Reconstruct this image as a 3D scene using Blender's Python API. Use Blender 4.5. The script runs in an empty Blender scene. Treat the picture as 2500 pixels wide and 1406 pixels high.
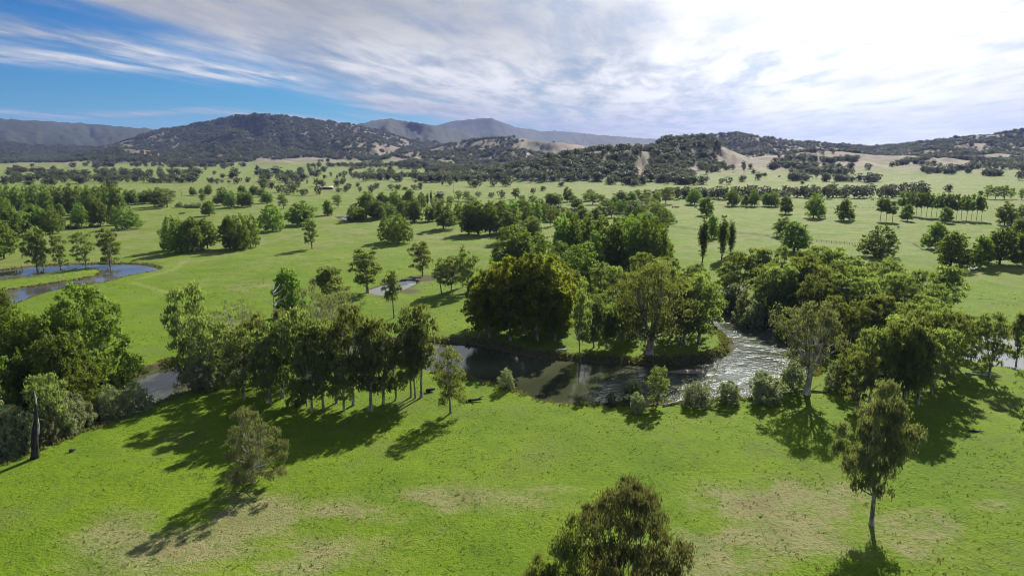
import bpy, math, random
import numpy as np
from mathutils import Vector

# ------------------------------------------------------------------ camera, world, sun, exposure
SC = bpy.context.scene
COL = SC.collection
W, HPX, F = 2500.0, 1406.0, 1667.0          # photograph's pixels, focal length in its pixels
CAMH = 50.0
PITCH = math.radians(11.5)
CP, SP = math.cos(PITCH), math.sin(PITCH)
cam_d = bpy.data.cameras.new('camera')
cam = bpy.data.objects.new('camera', cam_d); COL.objects.link(cam)
cam.location = (0, 0, CAMH)
cam.rotation_euler = (math.radians(90) - PITCH, 0, 0)
cam_d.sensor_width = 36.0
cam_d.lens = 36.0 * F / W
cam_d.clip_start = 1.0
cam_d.clip_end = 80000.0
SC.camera = cam

SUN_AZ, SUN_EL = math.radians(23.0), math.radians(32.0)
SUNDIR = Vector((math.sin(SUN_AZ) * math.cos(SUN_EL), math.cos(SUN_AZ) * math.cos(SUN_EL), math.sin(SUN_EL)))
sun_d = bpy.data.lights.new('sun', 'SUN'); sun_d.energy = 5.0; sun_d.angle = math.radians(0.53); sun_d.color = (1.0, 0.95, 0.86)
sun = bpy.data.objects.new('sun', sun_d); COL.objects.link(sun)
sun.rotation_euler = SUNDIR.to_track_quat('Z', 'Y').to_euler()
sun.location = (0, 0, 300)

SC.view_settings.view_transform = 'Standard'
SC.view_settings.look = 'None'
SC.view_settings.gamma = 1.0
SC.view_settings.use_curve_mapping = False
SC.view_settings.exposure = 1.0
SC.cycles.pixel_filter_type = 'BLACKMAN_HARRIS'
SC.cycles.filter_width = 1.1
SC.cycles.max_bounces = 6
SC.cycles.diffuse_bounces = 4
SC.cycles.glossy_bounces = 3
SC.cycles.transmission_bounces = 3
SC.cycles.volume_bounces = 0
SC.cycles.use_denoising = True
SC.cycles.denoising_input_passes = 'RGB_ALBEDO_NORMAL'
SC.cycles.denoising_prefilter = 'ACCURATE'
SC.cycles.sample_clamp_indirect = 5.0
SC.cycles.sample_clamp_direct = 5.0


# ---- tiny node expression helper
class NT:
    def __init__(s, tree): s.t = tree
    def n(s, kind, **kw):
        nd = s.t.nodes.new(kind)
        for k, v in kw.items(): setattr(nd, k, v)
        return nd
    def inp(s, sock, v):
        if isinstance(v, E): v = v.s
        if isinstance(v, bpy.types.NodeSocket): s.t.links.new(v, sock)
        else: sock.default_value = v
    def m(s, op, *a, clamp=False):
        nd = s.n('ShaderNodeMath', operation=op, use_clamp=clamp)
        for i, v in enumerate(a): s.inp(nd.inputs[i], v)
        return E(s, nd.outputs[0])
    def ss(s, v, a, b):
        nd = s.n('ShaderNodeMapRange', interpolation_type='SMOOTHSTEP')
        s.inp(nd.inputs[0], v); nd.inputs[1].default_value = a; nd.inputs[2].default_value = b
        return E(s, nd.outputs[0])
    def mix(s, f, a, b):
        nd = s.n('ShaderNodeMix', data_type='RGBA')
        s.inp(nd.inputs[0], f)
        for i, v in ((6, a), (7, b)):
            s.inp(nd.inputs[i], (*v, 1) if isinstance(v, tuple) and len(v) == 3 else v)
        return nd.outputs[2]
    def noise(s, vec, scale, detail=3.0, rough=0.55, dist=0.0, out=0):
        nd = s.n('ShaderNodeTexNoise')
        s.inp(nd.inputs['Vector'], vec); nd.inputs['Scale'].default_value = scale
        nd.inputs['Detail'].default_value = detail; nd.inputs['Roughness'].default_value = rough; nd.inputs['Distortion'].default_value = dist
        return E(s, nd.outputs[out])
    def comb(s, x, y, z=0.0):
        nd = s.n('ShaderNodeCombineXYZ')
        for i, v in enumerate((x, y, z)): s.inp(nd.inputs[i], v)
        return nd.outputs[0]
    def attr(s, name):
        nd = s.n('ShaderNodeAttribute', attribute_name=name)
        return E(s, nd.outputs['Fac'])
    def curve(s, v, pts, x0, x1, y0, y1):
        nd = s.n('ShaderNodeFloatCurve')
        c = nd.mapping.curves[0]
        P = [((x - x0) / (x1 - x0), (y - y0) / (y1 - y0)) for x, y in pts]
        c.points[0].location = P[0]; c.points[1].location = P[-1]
        for p in P[1:-1]: c.points.new(*p)
        nd.mapping.use_clip = False
        nd.mapping.update()
        s.inp(nd.inputs['Value'], (v - x0) * (1.0 / (x1 - x0)))
        return E(s, nd.outputs[0]) * (y1 - y0) + y0

class E:
    def __init__(s, T, sock): s.T = T; s.s = sock
    def __add__(s, o): return s.T.m('ADD', s, o)
    def __radd__(s, o): return s.T.m('ADD', o, s)
    def __sub__(s, o): return s.T.m('SUBTRACT', s, o)
    def __rsub__(s, o): return s.T.m('SUBTRACT', o, s)
    def __mul__(s, o): return s.T.m('MULTIPLY', s, o)
    def __rmul__(s, o): return s.T.m('MULTIPLY', o, s)
    def __truediv__(s, o): return s.T.m('DIVIDE', s, o)


def dir_of(px, py):
    """world azimuth and elevation (degrees) of a pixel of the photograph"""
    a, b = (px - 1250) / F, (703 - py) / F
    x, y, z = a, CP + b * SP, -SP + b * CP
    return math.degrees(math.atan2(x, y)), math.degrees(math.atan2(z, math.hypot(x, y)))


world = bpy.data.worlds.new('World'); SC.world = world; world.use_nodes = True
T = NT(world.node_tree); world.node_tree.nodes.clear()
sky = T.n('ShaderNodeTexSky', sky_type='NISHITA', sun_disc=False, sun_elevation=SUN_EL, sun_rotation=SUN_AZ,
          altitude=400, air_density=1.0, dust_density=0.6, ozone_density=2.0)
geo = T.n('ShaderNodeTexCoord')
sep = T.n('ShaderNodeSeparateXYZ'); world.node_tree.links.new(geo.outputs['Generated'], sep.inputs[0])
X, Y, Z = (E(T, sep.outputs[i]) for i in range(3))
az = T.m('ARCTAN2', X, Y) * 57.2958
el = T.m('ARCSINE', Z) * 57.2958
zz = T.m('MAXIMUM', Z, 0.0) + 0.035
# cirrus lies in a flat layer: project the direction on it and stretch along the wind
wa = math.radians(10)
u = (X * math.cos(wa) - Y * math.sin(wa)) / zz
v = (X * math.sin(wa) + Y * math.cos(wa)) / zz
pc = T.comb(u, v * 0.16)
n1 = T.noise(pc, 0.9, 6, 0.58, 0.6)
n2 = T.noise(T.comb(u, v * 0.30, 7.0), 2.3, 5, 0.6, 0.3)
wob = T.noise(T.comb(az * 0.06, el * 0.25, 3.0), 1.0, 4, 0.55)
def poly_el(pts, x0=-45, x1=45, y0=-12, y1=20):
    q = [dir_of(*p) for p in pts]
    return T.curve(T.m('MINIMUM', T.m('MAXIMUM', az, x0 + 0.01), x1 - 0.01), q, x0, x1, y0, y1)
bA = poly_el([(-250, -180), (0, -80), (240, 10), (640, 158), (870, 230), (1100, 296), (1400, 352), (1600, 390), (1900, 430), (2500, 440)])
dA = el - bA + (wob - 0.5) * 5.0 + (n1 - 0.5) * 5.0
mainc = T.ss(dA, -1.9, 0.9)
def band(pts, w, k):
    c = poly_el(pts)
    d = (el - c + (wob - 0.5) * 1.2) * (1.0 / w)
    g = T.m('POWER', 2.718, d * d * -1.0)
    return g * k * T.ss(n1 * 0.5 + n2 * 0.5, 0.38, 0.62)
bB = band([(-250, 20), (0, 62), (200, 92), (330, 125), (450, 158), (700, 190), (1000, 215), (2500, 215)], 0.75, 1.1)
bC = band([(-250, 110), (60, 132), (300, 152), (600, 180), (900, 205), (2500, 215)], 0.55, 1.0)
bD = band([(-250, 272), (0, 281), (200, 288), (520, 270), (700, 282), (900, 305), (2500, 330)], 0.22, 0.9)
cov = T.m('MAXIMUM', T.m('MAXIMUM', mainc, bB), T.m('MAXIMUM', bC, bD))
# away from the bank in view added broken cirrus goes on, brightened as fill light
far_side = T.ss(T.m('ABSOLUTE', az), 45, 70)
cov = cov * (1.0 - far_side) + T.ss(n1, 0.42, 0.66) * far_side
high = T.ss(el, 16, 40)
cov = cov * (1.0 - high) + T.ss(n1, 0.42, 0.68) * 0.9 * high
bright = None
thick = T.ss(n1 * 0.55 + n2 * 0.45 + T.ss(az, -10, 28) * 0.12, 0.34, 0.60)
cov = cov * (0.62 + 0.38 * thick)
dotv = X * SUNDIR.x + Y * SUNDIR.y + Z * SUNDIR.z
sang = T.m('MAXIMUM', dotv, 0.0)
glow = T.m('POWER', sang, 15.0)
n3 = T.noise(T.comb(az * 0.05, el * 0.17, 11.0), 1.6, 5, 0.62, 0.5)
bright = band([(-250, 190), (300, 165), (650, 165), (1000, 175), (1400, 205), (1800, 165), (2300, 60), (2800, -40)], 2.4, 1.0)
ccol = T.mix(T.ss(n2 * 0.42 + n3 * 0.58 + bright * 0.12, 0.34, 0.66), (5.4, 5.7, 6.3), (7.8, 7.85, 7.95))
cb = (0.215 + glow * 0.75 + bright * 0.13 + T.ss(az, 4, 26) * 0.20) * (1.0 + 0.9 * T.m('MAXIMUM', far_side, high))  # unseen cloud to the sides, behind and overhead is made brighter for fill
def scale_col(c, f):
    nd = T.n('ShaderNodeVectorMath', operation='SCALE'); T.inp(nd.inputs[0], c); T.inp(nd.inputs['Scale'], f); return nd.outputs[0]
def mul_col(c, rgb):
    nd = T.n('ShaderNodeVectorMath', operation='MULTIPLY'); T.inp(nd.inputs[0], c); nd.inputs[1].default_value = rgb; return nd.outputs[0]
hsv = T.n('ShaderNodeHueSaturation'); hsv.inputs['Saturation'].default_value = 1.35
T.inp(hsv.inputs['Color'], sky.outputs[0])
skyc = mul_col(hsv.outputs[0], (0.032, 0.148, 0.250))
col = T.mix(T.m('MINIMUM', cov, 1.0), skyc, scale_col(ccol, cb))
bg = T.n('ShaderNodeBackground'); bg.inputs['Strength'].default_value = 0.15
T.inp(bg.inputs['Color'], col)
out = T.n('ShaderNodeOutputWorld'); world.node_tree.links.new(bg.outputs[0], out.inputs['Surface'])
world.cycles.sampling_method = 'MANUAL'
world.cycles.sample_map_resolution = 1024

# ------------------------------------------------------------------ placing by the photograph
def unproj(px, py, z=0.0):
    a, b = (px - 1250) / F, (703 - py) / F
    dx, dy, dz = a, CP + b * SP, -SP + b * CP
    t = (z - CAMH) / dz
    return dx * t, dy * t

def depth_at(x, y, z=0.0):
    return y * CP + (CAMH - z) * SP

def height_for(y, ytop):
    vv = (703 - ytop) / F
    return CAMH + y * (vv * CP - SP) / (CP + vv * SP)

# ------------------------------------------------------------------ noise in numpy
_rs = np.random.RandomState(7)
_tab = _rs.rand(256, 256)
def vnoise(x, y):
    x = np.asarray(x, float); y = np.asarray(y, float)
    xi, yi = np.floor(x).astype(int), np.floor(y).astype(int)
    fx, fy = x - xi, y - yi
    fx = fx * fx * (3 - 2 * fx); fy = fy * fy * (3 - 2 * fy)
    a = _tab[xi & 255, yi & 255]; b = _tab[(xi + 1) & 255, yi & 255]
    c = _tab[xi & 255, (yi + 1) & 255]; d = _tab[(xi + 1) & 255, (yi + 1) & 255]
    return (a * (1 - fx) + b * fx) * (1 - fy) + (c * (1 - fx) + d * fx) * fy
def fbm(x, y, o=4):
    s, a, t = 0, 1.0, 0
    for i in range(o):
        s = s + a * vnoise(x * 2 ** i + 17.3 * i, y * 2 ** i + 5.1 * i); t += a; a *= 0.5
    return s / t
def sstep(x, a, b):
    t = np.clip((x - a) / (b - a), 0, 1); return t * t * (3 - 2 * t)

# ------------------------------------------------------------------ hills: crest lines give the ridges their height at their own distance
# name, crest distance, foot distance, back width, gully strength, gully width m, crest (pixel), forest density (pixel x, 0..1)
HILLS = [
 ('far_left', 6500, 3700, 2500, .25, 420, [(-900, 270), (-200, 282), (0, 292), (130, 300), (250, 308), (370, 318), (460, 324), (560, 335), (760, 350), (900, 375)], [(-900, 1), (900, 1)]),
 ('left', 3900, 2350, 1500, .42, 170, [(-500, 392), (60, 385), (200, 378), (300, 350), (360, 330), (400, 320), (440, 315), (500, 304), (560, 290), (620, 281), (680, 283), (740, 293), (800, 300), (860, 307), (900, 317), (980, 338), (1060, 360), (1180, 372), (1300, 390)],
   [(-500, .8), (200, .7), (330, .45), (440, .72), (560, .85), (700, .85), (860, .66), (1000, .5), (1300, .5)]),
 ('second', 5600, 3600, 1500, .3, 300, [(500, 375), (780, 326), (850, 312), (900, 299), (955, 293), (1010, 301), (1060, 309), (1120, 322), (1180, 342), (1300, 365), (1400, 380)], [(500, 1), (1400, 1)]),
 ('peak', 8600, 6300, 2000, .2, 500, [(800, 370), (1000, 325), (1070, 308), (1100, 298), (1150, 293), (1200, 290), (1230, 301), (1260, 313), (1290, 316), (1320, 323), (1350, 321), (1400, 326), (1500, 334), (1600, 342), (1700, 349), (1900, 352), (2100, 360), (2300, 366)], [(800, 1), (2300, 1)]),
 ('low_middle', 3000, 2250, 900, .5, 110, [(960, 385), (1060, 366), (1150, 345), (1230, 337), (1280, 340), (1330, 346), (1380, 349), (1430, 360), (1500, 374), (1600, 390)], [(960, .5), (1150, .5), (1260, .35), (1340, .1), (1600, .1)]),
 ('knoll_left', 1330, 1010, 380, .35, 70, [(1180, 424), (1260, 408), (1340, 388), (1420, 374), (1480, 367), (1540, 366), (1600, 372), (1660, 390), (1740, 415), (1800, 432)], [(1180, .7), (1340, .8), (1500, .72), (1540, .62), (1570, .25), (1620, .7), (1800, .3)]),
 ('knoll', 1620, 1050, 500, .42, 74, [(1400, 410), (1500, 380), (1560, 362), (1590, 359), (1620, 345), (1660, 339), (1700, 338), (1740, 345), (1780, 368), (1830, 388), (1900, 398), (1970, 410), (2060, 425), (2160, 440)],
   [(1400, .5), (1590, .3), (1625, .55), (1660, .82), (1735, .82), (1765, .2), (1800, .16), (1900, .24), (2160, .35)]),
 ('right_ridge', 3300, 2200, 1500, .4, 150, [(1560, 362), (1640, 350), (1720, 337), (1800, 327), (1860, 337), (1920, 347), (1990, 352), (2060, 360), (2150, 366), (2250, 380), (2350, 395)], [(1560, .8), (1800, .62), (1900, .5), (2350, .4)]),
 ('right_knolls', 2000, 1350, 700, .5, 78, [(1640, 420), (1760, 396), (1850, 382), (1930, 374), (2000, 370), (2060, 374), (2140, 382), (2230, 380), (2300, 392), (2400, 398), (2500, 402), (2900, 405)], [(1640, .4), (1900, .34), (2100, .38), (2250, .42), (2400, .42), (2900, .45)]),
 ('spur', 1500, 1180, 260, .3, 60, [(1770, 428), (1850, 407), (1900, 400), (1960, 409), (2050, 428), (2100, 436)], [(1770, .3), (2100, .4)]),
 ('spur', 1720, 1330, 300, .35, 70, [(1880, 424), (1950, 404), (2000, 394), (2060, 389), (2130, 398), (2220, 420)], [(1880, .3), (2220, .4)]),
 ('spur', 1850, 1420, 330, .35, 70, [(2100, 424), (2180, 404), (2240, 394), (2310, 391), (2400, 401), (2520, 424)], [(2100, .36), (2520, .4)]),
 ('spur', 2350, 1800, 400, .4, 90, [(2200, 400), (2270, 385), (2340, 379), (2430, 378), (2520, 388), (2640, 400)], [(2200, .4), (2640, .45)]),
 ('spur', 2800, 2100, 500, .4, 110, [(2120, 396), (2200, 378), (2270, 364), (2360, 353), (2480, 352), (2600, 340), (2900, 330)], [(2120, .5), (2900, .6)]),
 ('spur', 2600, 2000, 400, .4, 90, [(1780, 388), (1840, 372), (1890, 362), (1940, 368), (2010, 384), (2060, 392)], [(1780, .35), (2060, .3)]),
 ('rise', 2500, 1900, 500, .2, 120, [(520, 404), (620, 393), (700, 387), (760, 386), (860, 393), (960, 404)], [(520, .12), (960, .15)]),
 ('rise', 2350, 1800, 500, .2, 120, [(-200, 404), (0, 400), (120, 397), (240, 401), (380, 408)], [(-200, .2), (380, .15)]),
 ('fold', 3300, 2350, 500, .4, 110, [(330, 394), (420, 372), (500, 345), (570, 328), (640, 343), (720, 368), (790, 392)], [(330, .45), (560, .85), (790, .6)]),
 ('fold', 3150, 2300, 500, .45, 100, [(680, 394), (760, 366), (820, 344), (870, 336), (940, 350), (1010, 372), (1090, 394)], [(680, .6), (1090, .35)]),
 ('fold', 2900, 2150, 400, .45, 90, [(120, 396), (200, 384), (290, 370), (350, 366), (420, 378), (500, 394)], [(120, .55), (500, .5)]),
 ('fold', 2350, 1750, 400, .45, 80, [(900, 398), (970, 380), (1020, 373), (1080, 378), (1160, 366), (1220, 362), (1290, 372), (1360, 392)], [(900, .3), (1100, .5), (1360, .5)]),
 ('right', 3500, 2100, 1500, .38, 160, [(1980, 380), (2060, 367), (2200, 358), (2280, 346), (2340, 338), (2400, 332), (2500, 322), (2650, 310), (2900, 300), (3600, 320)], [(1980, .6), (2300, .72), (2450, .6), (3600, .6)]),
]
_H = []
for nm, dc, df, bw, ga, gw, crest, dens in HILLS:
    A = np.array([dir_of(*p) for p in crest])
    D = np.array([(dir_of(p[0], 380)[0], p[1]) for p in dens])
    _H.append((nm, dc, df, bw, ga, gw, A[:, 0], np.maximum(0, CAMH + dc * np.tan(np.radians(A[:, 1]))), D[:, 0], D[:, 1]))

def hills(x, y):
    """height, forest density, and how much of it is hill, for points far away"""
    x = np.asarray(x, float); y = np.asarray(y, float)
    d = np.hypot(x, y); a = np.degrees(np.arctan2(x, y))
    h = np.zeros_like(d); den = np.zeros_like(d); tt = np.zeros_like(d)
    for i, (nm, dc, df, bw, ga, gw, ca, ch, da, dd) in enumerate(_H):
        Hc = np.interp(a, ca, ch, left=0, right=0)
        wv = 1 + 0.16 * (vnoise(a * 0.35 + i * 9.7, 0 * a + i) - 0.5)
        dcc, dff = dc * wv, df * (1 + 0.22 * (vnoise(a * 0.5 + i * 3.1, 0 * a + 2.5 * i) - 0.5))
        t = np.clip((d - dff) / (dcc - dff), 0, 1)
        s = 0.45 * t ** 1.25 + 0.55 * t * t * (3 - 2 * t)
        arc = np.radians(a) * dc
        wq = arc + 0.9 * gw * (fbm(a * 0.8 + 4 * i, d / (gw * 5)) - 0.5) * 2
        q = np.abs(vnoise(wq / gw + 31 * i, d / (gw * 7)) * 2 - 1)
        q = 0.65 * (1 - q) + 0.35 * (1 - np.abs(vnoise(wq / (gw * .37) + 3 * i, d / (gw * 3)) * 2 - 1))
        s = s * (1 - min(.72, ga * 1.55) * q * np.clip(4 * t * (1 - t), 0, 1) ** 0.8)
        s = np.where(d > dcc, 1 - 0.75 * sstep(d - dcc, 0, bw), s)
        hh = Hc * s * (dcc / dc if True else 1)
        hh = hh + (fbm(x / 48.0 + i, y / 48.0, 4) - 0.5) * 10 * np.clip(hh / 25, 0, 1) * (1 + (d > 3000))
        up = hh > h
        foot = 0.0 if nm == 'knoll_left' else 0.42
        den = np.where(up & (hh > 2), (np.interp(a, da, dd) + 0.22 * (q - 0.45)) * (1 - foot * (1 - sstep(t, 0.08, 0.42))), den)
        tt = np.where(up, t, tt)
        h = np.maximum(h, hh)
    return h, np.clip(den, 0, 1), tt

# ------------------------------------------------------------------ water outlines, traced at water level
ZW = -1.25
RIVER_PX = [(-260, 1085), (-60, 1040), (100, 1000), (215, 957), (300, 932), (370, 908), (455, 887), (540, 868), (650, 856), (760, 848), (900, 841), (1010, 838), (1085, 838),
  (1160, 842), (1230, 858), (1290, 871), (1340, 878), (1400, 881), (1500, 890), (1600, 892), (1700, 888), (1740, 881), (1775, 869), (1796, 852), (1786, 832), (1758, 808), (1722, 788),
  (1735, 768), (1752, 750), (1742, 728), (1752, 706), (1800, 688), (1880, 677), (1990, 668), (1990, 676), (1900, 688), (1830, 702), (1790, 720), (1775, 738), (1800, 757), (1860, 772), (1925, 790), (1975, 822), (1990, 868), (1974, 912), (1930, 950),
  (1880, 968), (1800, 978), (1700, 985), (1600, 990), (1500, 990), (1380, 990), (1335, 984), (1300, 970), (1262, 955), (1235, 946), (1195, 938), (1150, 925), (1070, 912), (1020, 903), (960, 898), (880, 892), (780, 893), (700, 898),
  (640, 906), (580, 920), (500, 945), (440, 964), (375, 991), (330, 1010), (280, 1030), (220, 1050), (140, 1082), (60, 1112), (-60, 1160), (-300, 1260)]
POND_PX = [(-160, 674), (0, 662), (60, 654), (130, 648), (240, 645), (320, 645), (365, 648), (394, 656), (372, 665), (300, 676), (262, 690), (190, 700), (120, 712), (70, 728), (30, 745), (-160, 790),
  (-160, 745), (0, 716), (60, 704), (150, 691), (235, 678), (258, 665), (240, 657), (200, 656), (150, 663), (80, 676), (0, 688), (-160, 706)]
PUDDLE_PX = [(888, 712), (925, 700), (962, 690), (1005, 684), (1022, 690), (1004, 701), (975, 712), (955, 722), (925, 722)]
SMALL_PX = [(818, 530), (832, 529), (848, 534), (856, 537), (842, 538), (828, 535)]
BRIGHT_PX = [(2356, 652), (2372, 650), (2390, 652), (2387, 657), (2368, 659), (2358, 656)]
LAGOON_PX = [(2110, 742), (2150, 733), (2215, 765), (2290, 795), (2345, 790), (2400, 800), (2452, 812), (2490, 835), (2560, 850), (2700, 880), (2700, 925), (2520, 912), (2450, 900), (2350, 878), (2270, 850), (2200, 806)]

def smooth_poly(P, n=3):
    P = np.array(P)
    for _ in range(n):
        Q = np.roll(P, -1, 0)
        P = np.stack([0.75 * P + 0.25 * Q, 0.25 * P + 0.75 * Q], 1).reshape(-1, 2)
    return P
def water_poly(px, zw, n=2):
    return smooth_poly([unproj(*p, zw) for p in px], n)
ZP = -0.55
WATERS = [('river', water_poly(RIVER_PX, ZW), ZW, 2.6, 2.2), ('oxbow_pond', water_poly(POND_PX, ZP), ZP, 1.8, 0.9),
          ('muddy_pool', water_poly(PUDDLE_PX, -0.3), -0.3, 1.2, 0.4), ('small_pool', water_poly(SMALL_PX, -0.4), -0.4, 1.5, 0.5),
          ('bright_pool', water_poly(BRIGHT_PX, -0.3), -0.3, 1.0, 0.4), ('lagoon', water_poly(LAGOON_PX, -0.8), -0.8, 2.0, 1.2)]
GULLY = np.array([unproj(*p) for p in [(2215, 590), (2235, 592), (2243, 600), (2262, 607), (2292, 613), (2330, 622)]])

def seg_dist(px, py, P, closed=True):
    """distance to an outline and inside flag"""
    best = np.full(px.shape, 1e9); ins = np.zeros(px.shape, bool)
    n = len(P)
    for i in range(n if closed else n - 1):
        ax, ay = P[i]; bx, by = P[(i + 1) % n]
        vx, vy = bx - ax, by - ay
        t = np.clip(((px - ax) * vx + (py - ay) * vy) / (vx * vx + vy * vy + 1e-12), 0, 1)
        best = np.minimum(best, (px - ax - t * vx) ** 2 + (py - ay - t * vy) ** 2)
        if closed and ay != by:
            c = ((ay > py) != (by > py)) & (px < (bx - ax) * (py - ay) / (by - ay) + ax)
            ins ^= c
    return np.sqrt(best), ins

def terrain(x, y, want=False):
    """ground height; with want also the soil fields"""
    x = np.asarray(x, float); y = np.asarray(y, float)
    shp = x.shape; x = x.ravel(); y = y.ravel()
    d = np.hypot(x, y)
    h = np.zeros_like(x); den = np.zeros_like(x); hill = np.zeros_like(x)
    far = d > 950
    if far.any():
        hf, df_, tf = hills(x[far], y[far])
        h[far] = hf; den[far] = df_; hill[far] = sstep(hf, 2, 17)
    near = ~far
    # gentle swells of the flood plain
    sw = (fbm(x / 60.0, y / 60.0, 3) - 0.5) * 1.5 * sstep(d, 60, 140) * (1 - sstep(d, 700, 950))
    sw = sw + (fbm(x / 7.0, y / 7.0, 3) - 0.5) * 0.35 * (1 - sstep(d, 260, 420))
    mud = np.zeros_like(x); wet = np.full_like(x, 99.0)
    for nm, P, zw, bank, deep in WATERS:
        lo, hi = P.min(0) - 14, P.max(0) + 14
        m = (x > lo[0]) & (x < hi[0]) & (y > lo[1]) & (y < hi[1])
        if not m.any(): continue
        dd, ins = seg_dist(x[m], y[m], P)
        dd = dd + (vnoise(x[m] / 1.7, y[m] / 1.7) - 0.5) * 0.9 * np.clip(dd / 1.0, 0, 1)
        sd = np.where(ins, -dd, dd)
        top = sw[m] * sstep(sd, bank, 11)
        z = np.where(sd > 0, zw + (top - zw) * sstep(sd, -0.3, bank), zw - 0.02 - deep * sstep(-sd, 0, 4.5))
        sw[m] = np.where(sd < 12, z, sw[m])
        wet[m] = np.minimum(wet[m], sd)
        mud[m] = np.maximum(mud[m], (1 - sstep(sd, bank * 0.55, bank * 1.25)))
    gd, _ = seg_dist(x[(d > 280) & (d < 480)], y[(d > 280) & (d < 480)], GULLY, False) if ((d > 280) & (d < 480)).any() else (None, None)
    if gd is not None:
        mm = (d > 280) & (d < 480)
        g = 1 - sstep(gd, 0.3, 2.0); sw[mm] -= g * 1.3; mud[mm] = np.maximum(mud[mm], g)
    z = h + sw * (1 - hill)
    if want:
        return z.reshape(shp), den.reshape(shp), hill.reshape(shp), mud.reshape(shp), wet.reshape(shp)
    return z.reshape(shp)

# ------------------------------------------------------------------ ground sheet (polar grid, fine where the valley is looked at)
def mesh_from(name, V, Fc, mat=None, smooth=False, attrs=None):
    me = bpy.data.meshes.new(name)
    V = np.asarray(V, np.float32); Fc = np.asarray(Fc, np.int32); k = Fc.shape[1]
    me.vertices.add(len(V)); me.vertices.foreach_set('co', V.ravel())
    me.loops.add(Fc.size); me.loops.foreach_set('vertex_index', Fc.ravel())
    me.polygons.add(len(Fc)); me.polygons.foreach_set('loop_start', np.arange(0, Fc.size, k, dtype=np.int32))
    me.polygons.foreach_set('loop_total', np.full(len(Fc), k, np.int32))
    me.update(calc_edges=True)
    for mt in (mat if isinstance(mat, (list, tuple)) else [mat]):
        if mt: me.materials.append(mt)
    if smooth: me.polygons.foreach_set('use_smooth', np.ones(len(Fc), bool))
    for nm, (dom, arr) in (attrs or {}).items():
        a = me.attributes.new(nm, 'FLOAT', dom); a.data.foreach_set('value', np.asarray(arr, np.float32))
    return me

def add(name, data, parent=None, loc=(0, 0, 0), rz=0.0, sc=(1, 1, 1), kind=None, label=None, cat=None, group=None):
    o = bpy.data.objects.new(name, data); COL.objects.link(o)
    o.location = loc; o.rotation_euler = (0, 0, rz); o.scale = sc
    if parent is not None: o.parent = parent
    if kind: o['kind'] = kind
    if label: o['label'] = label
    if cat: o['category'] = cat
    if group: o['group'] = group
    return o

def new_mat(name):
    m = bpy.data.materials.new(name); m.use_nodes = True; m.node_tree.nodes.clear(); return m, NT(m.node_tree)

def finish(m, Tn, color, rough=0.9, spec=0.2, bump=None, bumpd=0.1, bumps=1.0):
    p = Tn.n('ShaderNodeBsdfPrincipled'); Tn.inp(p.inputs['Base Color'], color if not (isinstance(color, tuple) and len(color) == 3) else (*color, 1))
    Tn.inp(p.inputs['Roughness'], rough); p.inputs['Specular IOR Level'].default_value = spec
    if bump is not None:
        b = Tn.n('ShaderNodeBump'); b.inputs['Distance'].default_value = bumpd; b.inputs['Strength'].default_value = bumps
        Tn.inp(b.inputs['Height'], bump); m.node_tree.links.new(b.outputs[0], p.inputs['Normal'])
    o = Tn.n('ShaderNodeOutputMaterial'); m.node_tree.links.new(p.outputs[0], o.inputs['Surface'])
    return p

# ground material: pasture, dry grass, mud, forest floor
gm, G = new_mat('pasture')
pos = G.n('ShaderNodeNewGeometry').outputs['Position']
dry, mudA, forA, hilA, trk = G.attr('dry'), G.attr('mud'), G.attr('forest'), G.attr('hill'), G.attr('pale')
nb = G.noise(pos, 0.035, 4, 0.6); nm_ = G.noise(pos, 0.22, 4, 0.65); nf = G.noise(pos, 1.3, 4, 0.7); nff = G.noise(pos, 4.5, 2, 0.6)
dr = G.ss(dry + (nm_ - 0.5) * 0.55 + (nb - 0.5) * 0.6 + (nf - 0.5) * 0.7, 0.20, 0.85)
lush = G.mix(G.ss(nb * 0.6 + nm_ * 0.4, 0.35, 0.65), (0.092, 0.156, 0.005), (0.132, 0.200, 0.007))
drycol = G.mix(G.ss(nm_ * 0.5 + nf * 0.5, 0.38, 0.62), (0.170, 0.190, 0.062), (0.212, 0.192, 0.084))
c1 = G.mix(dr, lush, drycol)
c1 = G.mix(G.ss(nf * 0.6 + nff * 0.4, 0.52, 0.40) * 0.42, c1, (0.040, 0.072, 0.006))
olive = G.noise(pos, 0.075, 5, 0.62, 0.4)
c1 = G.mix(G.ss(olive, 0.50, 0.66) * 0.50, c1, (0.105, 0.130, 0.028))
c1 = G.mix(G.ss(olive, 0.48, 0.34) * 0.35, c1, (0.060, 0.120, 0.006))
soil = G.ss(dry + (nf - 0.5) * 1.1 + (nff - 0.5) * 0.7, 0.95, 1.25)
c1 = G.mix(soil * 0.45, c1, (0.150, 0.105, 0.062))
c1 = G.mix(trk * 0.16, c1, (0.36, 0.34, 0.20))
hillc = G.mix(G.ss(nb + (G.noise(pos, 0.008, 3, 0.6) - 0.5), 0.35, 0.7), (0.150, 0.125, 0.085), (0.235, 0.200, 0.135))
hillc = G.mix(G.ss(G.noise(pos, 0.0045, 4, 0.6), 0.52, 0.66) * 0.55, hillc, (0.10, 0.13, 0.040))
c2 = G.mix(hilA, c1, hillc)
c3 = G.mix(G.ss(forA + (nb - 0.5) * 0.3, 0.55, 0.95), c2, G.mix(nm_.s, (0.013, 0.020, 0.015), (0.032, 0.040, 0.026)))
mudc = G.mix(nf.s, (0.045, 0.038, 0.020), (0.12, 0.095, 0.055))
c4 = G.mix(G.ss(mudA + (nf - 0.5) * 0.5, 0.35, 0.75), c3, G.mix(G.ss(nm_, 0.5, 0.6), mudc, (0.07, 0.09, 0.02)))
finish(gm, G, c4, 0.95, 0.1, nf * 0.65 + nff * 0.35, 0.55, 0.8)

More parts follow.
